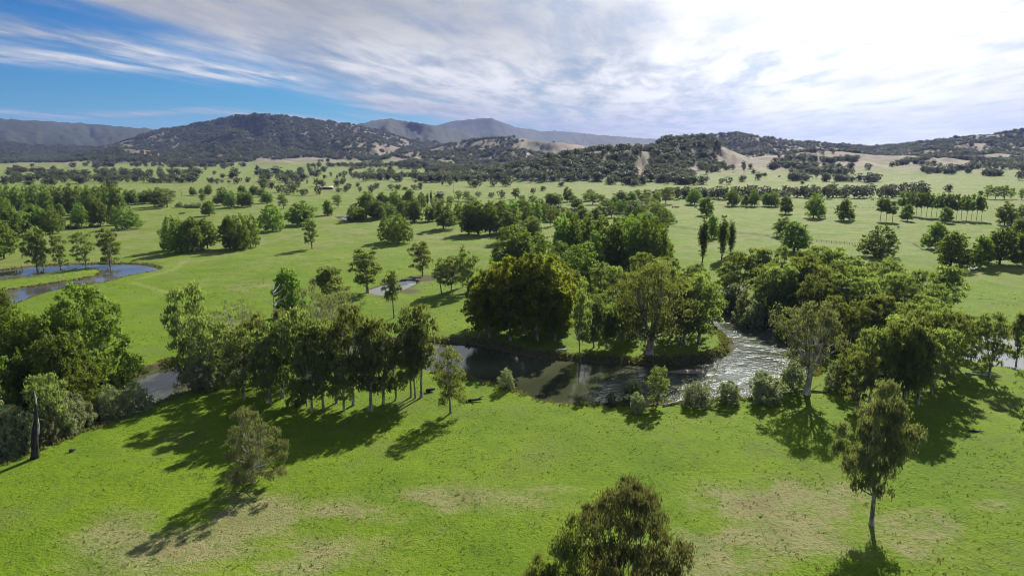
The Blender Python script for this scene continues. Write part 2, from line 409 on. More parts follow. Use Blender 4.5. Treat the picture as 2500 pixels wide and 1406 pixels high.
az_f = np.radians(np.linspace(-45, 45, 541))
az_c = np.radians(np.concatenate([np.linspace(-180, -46, 30)]))
AZ = np.concatenate([az_c, az_f, -az_c[::-1][:-1]])
R = [0.5, 10, 20, 30, 40, 50, 58]
R += list(np.arange(64, 110, 1.0)); R += list(np.arange(110, 335, 0.62))
r = 335.0
while r < 900: R.append(r); r *= 1.0085
while r < 10500: R.append(r); r *= 1.0115
R += [11000, 13000, 16000]
R = np.array(R)
RR, AA = np.meshgrid(R, AZ, indexing='ij')
gx, gy = RR * np.sin(AA), RR * np.cos(AA)
gz, gden, ghill, gmud, gwet = terrain(gx, gy, True)

# dry and worn patches of the pasture, (x, y, rx, ry in pixels, strength)
DRYP = [(420, 1340, 260, 90, 1.0), (600, 1270, 170, 70, .9), (760, 1360, 260, 70, .75), (250, 1400, 180, 60, .5), (880, 1250, 200, 38, .7), (1130, 1225, 240, 42, .72), (1330, 1195, 120, 25, .5), (700, 1215, 90, 30, .4),
        (1850, 1230, 170, 60, 1.0), (1960, 1300, 210, 70, 1.0), (1780, 1340, 150, 80, .95), (2060, 1210, 130, 40, .6), (2270, 1290, 190, 55, .62), (2430, 1250, 120, 40, .5), (2200, 1350, 180, 40, .55), (1900, 1180, 120, 20, .5), (1700, 1400, 120, 40, .8),
        (610, 700, 90, 22, .55), (480, 690, 120, 40, .3), (2080, 955, 20, 8, .4), (1250, 1210, 120, 30, .45), (2400, 875, 30, 14, .5), (2330, 900, 50, 15, .5), (560, 660, 200, 30, .35), (1010, 690, 70, 20, .5)]
dryf = np.zeros_like(gx)
dist = np.hypot(gx, gy)
depth = gy * CP + (CAMH - gz) * SP
ppx = np.where(depth > 5, 1250 + F * gx / np.maximum(depth, 5), -9999)
ppy = np.where(depth > 5, 703 - F * ((gz - CAMH) * CP + gy * SP) / np.maximum(depth, 5), 9999)
def world_blob(cx, cy, rx, ry):
    """soft patch given by its outline in the photo, laid out on the ground in metres"""
    x0, y0 = unproj(cx, cy); xr, _ = unproj(cx + rx, cy); _, yt = unproj(cx, cy - ry); _, yb = unproj(cx, cy + ry)
    sx, sy = abs(xr - x0), max(abs(yt - yb) / 2, .5)
    yc = (yt + yb) / 2
    return np.exp(-(((gx - x0 - (gy - yc) * x0 / max(y0, 1)) / sx) ** 2 + ((gy - yc) / sy) ** 2))
for cx, cy, rx, ry, s in DRYP:
    dryf = np.maximum(dryf, s * 1.15 * world_blob(cx, cy, rx, ry))
# the paddocks beyond the river are grazed shorter and drier the farther they lie
plain = 0.50 * sstep(dist, 175, 420) + 0.10 * sstep(dist, 420, 1100)
plain = plain * (0.75 + 0.5 * fbm(gx / 45.0, gy / 22.0, 3))
dryf = np.maximum(dryf, plain)
dryf = np.maximum(dryf, 0.10)
dryf = dryf * (0.55 + 0.9 * fbm(gx / 5.0, gy / 3.0, 4)) + 0.22 * (fbm(gx / 16.0 + 50, gy / 11.0, 3) - 0.42)
hole = fbm(gx / 9.0 + 80, gy / 6.0, 4)
dryf = dryf * (0.45 + 0.55 * sstep(hole, 0.34, 0.50))
pale = np.zeros_like(gx)
TRACKS = [[(560, 612), (620, 600), (700, 578), (790, 560), (850, 545), (920, 540)], [(1060, 455), (1085, 462), (1107, 475)], [(345, 680), (420, 660), (450, 640)], [(330, 690), (400, 710), (430, 725)],
          [(1300, 545), (1345, 548), (1400, 552)], [(1600, 505), (1660, 500), (1700, 495)], [(2000, 567), (2150, 580), (2230, 590)]]
for tr in TRACKS:
    P = np.array([unproj(*p) for p in tr]); lo, hi = P.min(0) - 6, P.max(0) + 6
    m = (gx > lo[0]) & (gx < hi[0]) & (gy > lo[1]) & (gy < hi[1])
    dd, _ = seg_dist(gx[m], gy[m], P, False)
    pale[m] = np.maximum(pale[m], 1 - sstep(dd, 0.5, 2.0))
# brown swamp ring beside the muddy pool
for cx, cy, rx, ry, s in [(1035, 680, 50, 10, 1.0), (1100, 676, 60, 9, .9), (1000, 712, 40, 10, .8), (930, 725, 60, 8, .6), (1120, 712, 40, 7, .6), (60, 672, 60, 9, .9), (215, 716, 60, 7, .7), (2375, 900, 40, 10, .5), (2440, 905, 40, 8, .5)]:
    gmud = np.maximum(gmud, s * world_blob(cx, cy, rx, ry))
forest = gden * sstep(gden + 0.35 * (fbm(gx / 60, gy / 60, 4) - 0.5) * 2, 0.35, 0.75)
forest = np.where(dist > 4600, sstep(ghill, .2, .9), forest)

# canopy relief of the closed woods too far away for single trees
canopy = sstep(dist, 4300, 5000) * sstep(ghill, .3, .9)
gz = gz + canopy * (8 * (vnoise(gx / 22, gy / 22) + 0.8 * vnoise(gx / 60 + 9, gy / 60)) )
na, nr = len(AZ), len(R)
V = np.stack([gx, gy, gz], -1).reshape(-1, 3)
i0 = (np.arange(nr - 1)[:, None] * na + np.arange(na)[None, :])
j1 = np.roll(np.arange(na), -1)
q = np.stack([i0, (np.arange(nr - 1)[:, None] * na + j1[None, :]), ((np.arange(nr - 1)[:, None] + 1) * na + j1[None, :]), i0 + na], -1).reshape(-1, 4)[:, ::-1]
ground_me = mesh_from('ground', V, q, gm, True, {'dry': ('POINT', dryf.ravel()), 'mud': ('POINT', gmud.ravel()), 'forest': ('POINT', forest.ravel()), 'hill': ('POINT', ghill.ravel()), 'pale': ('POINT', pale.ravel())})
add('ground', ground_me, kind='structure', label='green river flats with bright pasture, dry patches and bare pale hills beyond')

# ------------------------------------------------------------------ water
def water_mat(name, deep, rough, ripple, rscale, riffle=False):
    m, N = new_mat(name)
    p_ = N.n('ShaderNodeNewGeometry').outputs['Position']
    a = N.noise(p_, rscale, 3, 0.6); b = N.noise(p_, rscale * 0.31, 3, 0.6, 0.4)
    hgt = a * 0.4 + b * 0.6
    big = N.noise(p_, 0.05, 3, 0.5)
    if riffle:
        s_ = N.n('ShaderNodeSeparateXYZ'); m.node_tree.links.new(p_, s_.inputs[0]); xx = E(N, s_.outputs[0])
        z_ = N.ss(xx + (big - 0.5) * 30.0, 10, 34)
        still = N.ss(N.noise(p_, 0.09, 3, 0.6), 0.40, 0.58)
        hgt = hgt * (0.10 + z_ * (0.40 + 0.60 * still) * 1.35 + N.ss(big, 0.5, 0.7) * 0.08)
    murk = N.mix(N.ss(N.noise(p_, 0.03, 2, 0.5), 0.4, 0.6), deep, tuple(c * 1.9 for c in deep))
    finish(m, N, murk, rough, 0.5, hgt, ripple, 1.0)
    return m
wm_river = water_mat('river_water', (0.040, 0.045, 0.022), 0.05, 0.42, 1.1, True)
wm_pond = water_mat('pond_water', (0.060, 0.058, 0.050), 0.03, 0.02, 1.0)
wm_scum = water_mat('pool_water', (0.16, 0.17, 0.13), 0.06, 0.02, 2.0)
for nm, P, zw, bank, deep in WATERS:
    import bmesh
    bm = bmesh.new()
    # the sheet runs a little under the banks
    C_ = P.copy(); nxt, prv = np.roll(P, -1, 0), np.roll(P, 1, 0)
    tg = nxt - prv; nrm = np.stack([tg[:, 1], -tg[:, 0]], 1); nrm /= np.linalg.norm(nrm, axis=1)[:, None] + 1e-9
    area = 0.5 * np.sum(P[:, 0] * nxt[:, 1] - nxt[:, 0] * P[:, 1])
    C_ = P + nrm * (0.35 if area > 0 else -0.35)
    f = bm.faces.new([bm.verts.new((a, b, zw)) for a, b in C_])
    if f.normal.z < 0 or area < 0: f.normal_flip()
    bmesh.ops.triangulate(bm, faces=bm.faces[:])
    me = bpy.data.meshes.new(nm); bm.to_mesh(me); bm.free()
    me.materials.append({'river': wm_river, 'muddy_pool': wm_scum, 'bright_pool': wm_pond}.get(nm, wm_pond))
    add(nm + ('_water' if 'water' not in nm else ''), me, kind='structure', label={
        'river': 'dark river bending round the wooded point, sparkling riffles at its right bend', 'oxbow_pond': 'hooked oxbow pond reflecting sky behind the pond gums',
        'muddy_pool': 'pale scummy pool at the feet of the two-trunked gum', 'small_pool': 'small glinting pool before the far mixed belt',
        'bright_pool': 'small bright pool beside the dark-trunked paddock tree', 'lagoon': 'lagoon glimpsed through gums at the right edge'}[nm])

# ------------------------------------------------------------------ tree materials
def leaf_mat(name, dark, light, trans=0.45, tcol=None):
    m, N = new_mat(name)
    tint = N.attr('tint')
    oi = N.n('ShaderNodeObjectInfo')
    rnd = E(N, oi.outputs['Random'])
    f = N.m('ADD', tint * 0.75, rnd * 0.25, clamp=True)
    c = N.mix(f, dark, light)
    hs = N.n('ShaderNodeHueSaturation'); N.inp(hs.inputs['Color'], c)
    N.inp(hs.inputs['Hue'], 0.478 + rnd * 0.040); N.inp(hs.inputs['Value'], 0.78 + rnd * 0.44); hs.inputs['Saturation'].default_value = 1.0
    d = N.n('ShaderNodeBsdfPrincipled'); N.inp(d.inputs['Base Color'], hs.outputs[0]); d.inputs['Roughness'].default_value = 0.55; d.inputs['Specular IOR Level'].default_value = 0.25
    t = N.n('ShaderNodeBsdfTranslucent')
    g = N.n('ShaderNodeVectorMath', operation='MULTIPLY'); N.inp(g.inputs[0], hs.outputs[0]); g.inputs[1].default_value = tcol or (1.5, 1.55, 0.7)
    m.node_tree.links.new(g.outputs[0], t.inputs['Color'])
    mx = N.n('ShaderNodeMixShader'); mx.inputs[0].default_value = trans
    m.node_tree.links.new(d.outputs[0], mx.inputs[1]); m.node_tree.links.new(t.outputs[0], mx.inputs[2])
    o = N.n('ShaderNodeOutputMaterial'); m.node_tree.links.new(mx.outputs[0], o.inputs['Surface'])
    return m
L_GUM = leaf_mat('gum_leaves', (0.076, 0.098, 0.034), (0.182, 0.216, 0.078), 0.56)
L_GUMB = leaf_mat('bronze_gum_leaves', (0.074, 0.084, 0.034), (0.170, 0.176, 0.082), 0.44, (1.4, 1.45, 0.75))
L_BROAD = leaf_mat('broadleaf_leaves', (0.066, 0.105, 0.018), (0.170, 0.235, 0.038), 0.56)
L_YEL = leaf_mat('yellowing_leaves', (0.090, 0.120, 0.012), (0.250, 0.280, 0.030), 0.54)
L_WIL = leaf_mat('willow_leaves', (0.125, 0.155, 0.072), (0.290, 0.320, 0.180), 0.50, (1.3, 1.35, 0.8))
L_FAR = leaf_mat('woodland_leaves', (0.046, 0.054, 0.034), (0.105, 0.115, 0.064), 0.40)
L_DARK = leaf_mat('shrub_leaves', (0.020, 0.028, 0.014), (0.055, 0.070, 0.030), 0.25)
def bark_mat(name, a, b, sc=3.0):
    m, N = new_mat(name)
    tc = N.n('ShaderNodeTexCoord').outputs['Object']
    mp = N.n('ShaderNodeMapping'); mp.inputs['Scale'].default_value = (1, 1, 0.25); m.node_tree.links.new(tc, mp.inputs[0])
    n_ = N.noise(mp.outputs[0], sc, 4, 0.65)
    finish(m, N, N.mix(N.ss(n_, 0.38, 0.62), a, b), 0.85, 0.2, n_, 0.08, 0.8)
    return m
B_GUM = bark_mat('gum_bark', (0.085, 0.070, 0.055), (0.32, 0.29, 0.25))
B_DARK = bark_mat('dark_bark', (0.045, 0.038, 0.03), (0.12, 0.10, 0.08))
B_DEAD = bark_mat('bleached_wood', (0.22, 0.20, 0.17), (0.55, 0.52, 0.47))
B_CHAR = bark_mat('charred_wood', (0.010, 0.009, 0.008), (0.045, 0.038, 0.032))

# ------------------------------------------------------------------ tree builder
def tube(path, rad, sides, V, Fc):
    P = np.array(path, float); n = len(P)
    tg = np.gradient(P, axis=0); tg /= np.linalg.norm(tg, axis=1)[:, None] + 1e-9
    up = np.array([1.0, 0.2, 0.1]); a = np.cross(tg, up); a /= np.linalg.norm(a, axis=1)[:, None] + 1e-9
    b = np.cross(tg, a)
    th = np.linspace(0, 2 * math.pi, sides, endpoint=False)
    ring = P[:, None, :] + np.array(rad)[:, None, None] * (np.cos(th)[None, :, None] * a[:, None, :] + np.sin(th)[None, :, None] * b[:, None, :])
    base = sum(len(v_) for v_ in V)
    V.append(ring.reshape(-1, 3))
    i = np.arange(n - 1)[:, None] * sides; j = np.arange(sides)[None, :]; k = (j + 1) % sides
    Fc.append((np.stack([i + j, i + k, i + sides + k, i + sides + j], -1).reshape(-1, 4) + base))

def bez(a, b, c, n):
    t = np.linspace(0, 1, n)[:, None]
    return (1 - t) ** 2 * np.array(a) + 2 * t * (1 - t) * np.array(b) + t * t * np.array(c)

SHAPES = {
 'gum':    lambda t: (0.62 + 0.55 * min(t, .6)) * math.sqrt(max(0.0, 1 - max(0, (t - .30) / .71) ** 2)) if t < 1 else 0.0,
 'tall':   lambda t: (0.66 + 0.34 * math.sin(math.pi * min(1, t * 1.1))) * math.sqrt(max(0.0, 1 - (max(0, t - .35) / .67) ** 2)),
 'round':  lambda t: (0.84 + 0.16 * math.sin(math.pi * min(1, 0.15 + t))) * math.sqrt(max(0.0, 1 - t ** 2.6)),
 'dome':   lambda t: math.sqrt(max(0.0, 1 - t ** 2.2)) * (0.86 + 0.14 * math.sin(t * 3)),
 'column': lambda t: (math.sin(math.pi * min(1, 0.10 + t * 0.62)) ** 0.8) * (1 - t ** 5),
}

LEAFY = 0.62
def gen_tree(seed, H=15.0, Rc=4.5, base=0.3, shape='gum', puffs=24, pr=1.35, leaves=8000, lw=0.22, ll=0.55, droop=True, trunk=0.32, limbs=4, fork=0.25,
             lean=0.6, sub=11, squash=0.74, sides=7, flare=1.0, thick=1.0, openc=0.35, solid=False):
    if solid: leaves = leaves / 0.62 * 0.86
    rg = np.random.RandomState(seed)
    # lobes of the crown, spread apart by best candidate
    Pf = []; fn = SHAPES[shape]; zb = H * base
    asym = rg.uniform(0, 6.28)
    for i in range(puffs):
        best = None
        for c in range(30):
            t = rg.rand() ** (1.25 if solid else 1.0)
            if i == 0: t = 0.93
            rr = Rc * fn(t) * (1 + 0.22 * math.cos(rg.uniform(0, 6.28)))
            a = rg.uniform(0, 6.28)
            rr *= 1.0 if shape == 'column' else (1 + 0.18 * math.cos(a - asym)) * (1 + (0.12 if solid else 0.26) * math.sin(2.0 * a + 5.0 * t + asym * 2) * math.cos(3 * a - 4 * t + asym))
            q = max(0.0, rr - pr * 0.55) * (rg.uniform(openc, 1) ** 0.6)
            p = np.array([q * math.cos(a), q * math.sin(a), zb + pr * squash * (0.25 if solid else 0.6) + t * (H - zb - pr * squash * 1.5)])
            s = min([np.linalg.norm((p - o) / np.array([1, 1, .8])) for o in Pf]) if Pf else 1e3
            if best is None or s > best[0]: best = (s, p)
            if i == 0: break
        Pf.append(best[1])
    Pf = np.array(Pf)
    prs = pr * rg.uniform(0.7, 1.25, puffs)
    if shape in ('gum', 'tall'): prs = prs * (0.85 + 0.25 * (Pf[:, 2] - zb) / (H - zb))
    # wood
    V, Fc = [], []
    lx, ly = rg.uniform(-lean, lean, 2)
    zf = H * fork
    fk = np.array([lx * .5, ly * .5, zf])
    tp = bez((0, 0, -0.4), (lx * 0.6, ly * 0.1, zf * 0.5), fk, 7)
    tr = trunk * np.linspace(1.0, 0.78, 7); tr[0] *= 1.5 * flare; tr[1] *= 1.12 * flare
    tube(tp, tr, sides + 1, V, Fc)
    ang = np.arctan2(Pf[:, 1] - fk[1], Pf[:, 0] - fk[0])
    lim = (np.floor((ang + math.pi) / (2 * math.pi) * limbs + rg.rand()) % limbs).astype(int)
    if limbs == 1: lim[:] = 0
    for L in range(limbs):
        idx = np.where(lim == L)[0]
        if len(idx) == 0: continue
        cen = Pf[idx].mean(0); topz = Pf[idx, 2].max()
        end = np.array([cen[0] * .8, cen[1] * .8, topz * 0.93]) if limbs > 1 else np.array([lx * .7, ly * .7, H * 0.93])
        mid = fk * 0.4 + end * 0.6; mid[2] = zf + (end[2] - zf) * 0.42
        mid[:2] = fk[:2] + (end[:2] - fk[:2]) * rg.uniform(.5, 1.0) + rg.uniform(-.4, .4, 2)
        lp = bez(fk - (0, 0, .3), mid, end, 9)
        r0 = trunk * 0.75 / math.sqrt(max(1, limbs * 0.55)) * thick
        tube(lp, np.linspace(r0, r0 * 0.22, 9), sides, V, Fc)
        for k in idx:
            s = rg.uniform(0.25, 0.85); s = min(s, max(0.1, (Pf[k, 2] - zf) / max(.1, end[2] - zf) * 0.9))
            st = lp[int(s * 8)]
            pe = Pf[k] + rg.uniform(-.2, .2, 3)
            m2 = st * .45 + pe * .55 + np.array([0, 0, -0.25 * rg.rand()]) + rg.uniform(-.3, .3, 3)
            r1 = r0 * (0.62 - 0.4 * s)
            tube(bez(st, m2, pe, 5), np.linspace(r1, r1 * 0.3, 5), 5, V, Fc)
    wood = (np.concatenate(V), np.concatenate(Fc))
    # leaves: clusters on each lobe
    w = prs ** 2; cnt = np.maximum(8, (leaves * LEAFY * w / w.sum()).astype(int))
    pos_, tint, outd = [], [], []
    for k in range(puffs):
        nc = sub
        sd = rg.normal(size=(nc, 3)); sd /= np.linalg.norm(sd, axis=1)[:, None]
        sd[:, 2] = np.where((sd[:, 2] < -0.25) & (rg.rand(nc) < (.4 if solid else .85)), -sd[:, 2] * .6, sd[:, 2])
        cc = Pf[k] + sd * prs[k] * np.array([1, 1, squash]) * rg.uniform(0.70, 1.05, (nc, 1))
        ci = rg.randint(0, nc, cnt[k])
        off = rg.normal(size=(cnt[k], 3)) * prs[k] * np.array([.22, .22, .15])
        p = cc[ci] + off
        if droop:
            p[:, 2] -= rg.exponential(0.28, cnt[k]) * prs[k] * 0.9 * (rg.rand(cnt[k]) < .5)
        pos_.append(p)
        o = (p - Pf[k]) / prs[k]; outd.append(o / (np.linalg.norm(o, axis=1)[:, None] + 1e-6))
        ct = rg.uniform(-.16, .16, nc)
        tint.append(np.clip(0.5 + rg.uniform(-.2, .2) + ct[ci] + rg.normal(size=cnt[k]) * .14, 0, 1))
    P = np.concatenate(pos_); O = np.concatenate(outd); tn = np.concatenate(tint); n = len(P)
    P[:, 2] = np.maximum(P[:, 2], 0.25)
    rv = rg.normal(size=(n, 3)); rv /= np.linalg.norm(rv, axis=1)[:, None]
    if droop:
        ld = np.array([0, 0, -1.0]) + rv * 0.55; ld /= np.linalg.norm(ld, axis=1)[:, None]
        nr_ = O * 0.7 + rg.normal(size=(n, 3)) * 0.6; a = np.cross(ld, nr_)
    else:
        nr_ = O * 0.55 + np.array([0, 0, .35]) + rv * 0.75
        ld = np.cross(nr_, rg.normal(size=(n, 3))); ld /= np.linalg.norm(ld, axis=1)[:, None] + 1e-9
        a = np.cross(ld, nr_)
    a /= np.linalg.norm(a, axis=1)[:, None] + 1e-9
    sz = rg.uniform(0.7, 1.3, (n, 1))
    A, Bv = a * lw * sz * 0.5, ld * ll * sz * 0.5
    Q = np.stack([P - Bv, P + A - Bv * .1, P + Bv, P - A - Bv * .1], 1).reshape(-1, 3)
    crown = (Q, np.arange(4 * n).reshape(-1, 4), tn)
    return wood, crown, (H, max(0.5, np.percentile(np.hypot(P[:, 0], P[:, 1]), 97)))

class Variant: pass
def variant(name, leafm, barkm, merged=False, **kw):
    wood, crown, (h, r_) = gen_tree(**kw)
    v_ = Variant(); v_.h = max(crown[0][:, 2].max(), 1) * 0.985; v_.r = r_
    if merged:
        n0 = len(wood[0])
        v_.me = mesh_from(name, np.concatenate([wood[0], crown[0]]), np.concatenate([wood[1], crown[1] + n0]), [barkm, leafm], False,
                          {'tint': ('FACE', np.concatenate([np.zeros(len(wood[1])), crown[2]]))})
        v_.me.polygons.foreach_set('material_index', np.concatenate([np.zeros(len(wood[1]), np.int32), np.ones(len(crown[1]), np.int32)]))
    else:
        v_.wood = mesh_from(name + '_trunk', wood[0], wood[1], barkm, True)
        v_.crown = mesh_from(name + '_crown', crown[0], crown[1], leafm, False, {'tint': ('FACE', crown[2])})
    return v_

LIB = {}
LIB['gum'] = [variant('gum', L_GUM, B_GUM, seed=100 + i, H=15, Rc=[4.3, 3.6, 4.8, 4.0, 5.0, 3.6][i], base=[.12, .2, .15, .10, .2, .16][i], puffs=[30, 24, 34, 28, 36, 24][i], pr=1.22, leaves=9500,
              limbs=[3, 4, 5, 3, 4, 2][i], fork=[.2, .3, .18, .25, .2, .15][i]) for i in range(6)]
LIB['slim'] = [variant('slim_gum', L_GUM, B_GUM, seed=130 + i, H=15, Rc=2.6, base=[.24, .32, .16][i], shape='tall', puffs=24, pr=1.15, leaves=5500, limbs=[2, 3, 2][i], fork=[.3, .38, .2][i], trunk=.22, lean=.9) for i in range(3)]
LIB['broad'] = [variant('broadleaf', L_BROAD, B_DARK, seed=200 + i, H=15, Rc=[6.0, 5.2, 6.6, 5.0][i], base=[.08, .12, .06, .1][i], solid=True, squash=.95, shape='round', puffs=[56, 46, 60, 46][i], pr=1.5, leaves=11000, lw=.42, ll=.5, droop=False,
                trunk=.42, limbs=5, fork=.12, sub=12, openc=.5) for i in range(4)]
LIB['poplar'] = [variant('spreading_poplar', L_BROAD, B_DARK, seed=230 + i, H=18, Rc=[5.0, 4.4, 5.4][i], base=.10, solid=True, squash=1.0, shape='dome', puffs=48, pr=1.55, leaves=10500, lw=.42, ll=.5, droop=False,
                 trunk=.4, limbs=4, fork=.14, sub=12, openc=.5) for i in range(3)]
LIB['stemmed'] = [variant('tall_stemmed', L_BROAD, B_GUM, seed=260 + i, H=18, Rc=4.0, base=.33, shape='dome', puffs=34, pr=1.5, leaves=8000, lw=.42, ll=.5, droop=False, trunk=.26, limbs=3, fork=.34, openc=.4) for i in range(3)]
LIB['plane'] = [variant('plane', L_YEL, B_GUM, seed=290 + i, H=18, Rc=5.2, base=.14, solid=True, squash=.9, shape='tall', puffs=46, pr=1.4, leaves=14000, lw=.42, ll=.46, droop=False, trunk=.32, limbs=3, fork=.28, openc=.4, sub=13) for i in range(4)]
LIB['column'] = [variant('column_poplar', L_BROAD, B_DARK, seed=320 + i, H=20, Rc=2.0, base=.05, shape='column', puffs=80, pr=.95, leaves=11000, lw=.3, ll=.42, droop=False, trunk=.3, limbs=1, fork=.06, squash=1.7, openc=.1, lean=.2) for i in range(3)]
LIB['willow'] = [variant('willow', L_WIL, B_DARK, seed=350 + i, H=6, Rc=[3.1, 2.6, 3.4, 2.8][i], base=.06, shape='round', solid=True, squash=.9, puffs=[38, 30, 42, 32][i], pr=.8, leaves=12000, lw=.14, ll=.28, droop=False, trunk=.16, limbs=6, fork=.04, lean=.3, openc=.45, thick=1.5) for i in range(4)]
LIB['shrub'] = [variant('shrub', L_DARK, B_DARK, seed=370 + i, H=4, Rc=2.4, base=.02, shape='round', puffs=22, pr=.7, leaves=3500, lw=.14, ll=.34, trunk=.1, limbs=5, fork=.04, lean=.2, thick=1.5) for i in range(2)]
LIB['sparse'] = [variant('sparse_gum', L_GUMB, B_DEAD, seed=390 + i, H=15, Rc=5.2, base=.35, puffs=34, pr=1.1, leaves=3300, lw=.16, ll=.45, limbs=5, fork=.2, trunk=.4) for i in range(2)]
# one of a kind, nearest the camera
LIB['hero_right'] = [variant('hero_right', L_GUMB, B_GUM, seed=401, H=17, Rc=4.2, base=.20, shape='tall', puffs=42, pr=1.3, leaves=40000, lw=.13, ll=.42, limbs=5, fork=.22, trunk=.36, lean=.5, sub=14)]
LIB['hero_low'] = [variant('hero_low', L_GUMB, B_GUM, seed=402, H=18, Rc=6.6, base=.16, shape='gum', puffs=46, pr=1.4, leaves=48000, openc=.25, lw=.13, ll=.42, limbs=6, fork=.14, trunk=.4, lean=.6, sub=14)]
LIB['hero_low2'] = [variant('hero_low2', L_GUM, B_GUM, seed=403, H=13, Rc=3.4, base=.12, shape='tall', puffs=30, pr=1.3, leaves=24000, lw=.13, ll=.40, limbs=4, fork=.2, trunk=.25)]
LIB['hero_left'] = [variant('hero_left', L_GUMB, B_DEAD, seed=404, H=13, Rc=5.2, base=.06, shape='dome', puffs=44, pr=1.15, leaves=25000, lw=.13, ll=.36, limbs=4, fork=.14, trunk=.28, lean=.8, sub=12, openc=.3)]
LIB['hero_mid'] = [variant('hero_mid', L_GUM, B_GUM, seed=405, H=13, Rc=2.9, base=.15, shape='dome', puffs=30, pr=.95, leaves=11000, lw=.13, ll=.36, limbs=2, fork=.3, trunk=.2, sub=12)]
LIB['big_gum'] = [variant('big_gum', L_GUMB, B_DEAD, seed=406, H=18, Rc=7.0, base=.28, shape='gum', puffs=40, pr=1.45, leaves=15000, lw=.18, ll=.5, limbs=5, fork=.24, trunk=.7, thick=1.25, lean=1.2, flare=1.2),
                  variant('big_gum', L_GUM, B_GUM, seed=407, H=18, Rc=7.6, base=.18, shape='gum', puffs=50, pr=1.75, leaves=18000, lw=.2, ll=.5, limbs=5, fork=.2, trunk=.85, thick=1.1, lean=.8, flare=1.2)]
LIB['hero_round'] = [variant('hero_round', L_BROAD, B_DARK, seed=410 + i, H=17, Rc=7.5, base=.05, solid=True, squash=1.05, shape='round', puffs=90, pr=1.45, leaves=40000, lw=.30, ll=.36, droop=False, trunk=.5, limbs=6, fork=.12, sub=16, openc=.55) for i in range(2)]
# too small in the photo to show parts
LIB['far'] = [variant('woodland', L_FAR, B_DARK, merged=True, seed=500 + i, H=13, Rc=[6.2, 5.4, 7.0, 4.6][i], base=[.16, .12, .2, .14][i], shape='gum' if i != 3 else 'tall', solid=True, puffs=16, pr=2.1, leaves=900, lw=1.0, ll=1.1, droop=False,
              trunk=.35, limbs=3, fork=.25, sides=3, sub=7, squash=.85) for i in range(4)]
LIB['fargreen'] = [variant('green_woodland', L_BROAD, B_DARK, merged=True, seed=520 + i, H=15, Rc=5.5, base=.1, shape='round', puffs=22, pr=2.0, leaves=1500, lw=.9, ll=1.0, droop=False, trunk=.35, limbs=3, fork=.2, sides=3, sub=8) for i in range(2)]

# ------------------------------------------------------------------ placing trees
TREES = []     # (kind, x, y, z, height, width, name, cat, label, group, pixel height)
NAMES = {'gum': ('gum_tree', 'gum tree'), 'slim': ('gum_tree', 'gum tree'), 'sparse': ('gum_tree', 'gum tree'), 'broad': ('broadleaf_tree', 'broadleaf tree'), 'poplar': ('broadleaf_tree', 'broadleaf tree'),
         'stemmed': ('poplar_tree', 'poplar'), 'plane': ('plane_tree', 'plane tree'), 'column': ('columnar_poplar', 'poplar'), 'willow': ('willow_bush', 'willow'), 'shrub': ('dark_shrub', 'shrub'),
         'hero_right': ('gum_tree', 'gum tree'), 'hero_low': ('gum_tree', 'gum tree'), 'hero_low2': ('gum_tree', 'gum tree'), 'hero_left': ('gum_tree', 'gum tree'), 'hero_mid': ('gum_tree', 'gum tree'),
         'big_gum': ('gum_tree', 'gum tree'), 'hero_round': ('broadleaf_tree', 'broadleaf tree'), 'far': ('gum_tree', 'gum tree'), 'fargreen': ('broadleaf_tree', 'broadleaf tree')}
ORD = 'first second third fourth fifth sixth seventh eighth ninth tenth eleventh twelfth thirteenth fourteenth fifteenth sixteenth seventeenth eighteenth nineteenth twentieth'.split()
for k_ in range(21, 60):
    ORD.append(('twenty', 'thirty', 'forty', 'fifty')[k_ // 10 - 2] + ('-' + ORD[k_ % 10 - 1] if k_ % 10 else 'th'))

def ray_ground(px, py):
    """where the sight line of a pixel meets the ground, hills included"""
    x, y = (unproj(px, py) if py > 372 else (0, 1e9))
    if y < 930: return x, y, float(terrain(np.array([x]), np.array([y]))[0])
    a, b = (px - 1250) / F, (703 - py) / F
    dx, dy, dz = a, CP + b * SP, -SP + b * CP
    t = np.geomspace(900, 9000, 900)
    zz_ = hills(dx * t, dy * t)[0]
    hit = np.where(CAMH + dz * t < zz_)[0]
    tt_ = t[hit[0]] if len(hit) else min(t[-1], y)
    return dx * tt_, dy * tt_, float(hills(np.array([dx * tt_]), np.array([dy * tt_]))[0][0])

def put(kind, xb, yb, yt, w, label=None, group=None, vi=None, rz=None):
    x, y, z = ray_ground(xb, yb)
    h = max(1.0, height_for(y, yt) - z) if y < 930 else (yb - yt) * depth_at(x, y, z) / F
    wd = w * depth_at(x, y, z) / F
    nm_, cat = NAMES[kind]
    TREES.append(dict(kind=kind, x=x, y=y, z=z, h=h, w=wd, name=nm_, cat=cat, label=label, group=group, ph=yb - yt, vi=vi, rz=rz, px=xb))

def grove(kind, desc, group, L):
    """trees that belong together: each is told by its place in the row, counted from the left"""
    n = len(L); order = sorted(range(n), key=lambda i: (L[i][0], L[i][1]))
    for rank, i in enumerate(order):
        k = L[i][4] if len(L[i]) > 4 else kind
        put(k, *L[i][:4], label=(f'{ORD[rank]} from the left of {desc}' if n > 1 else desc), group=group)

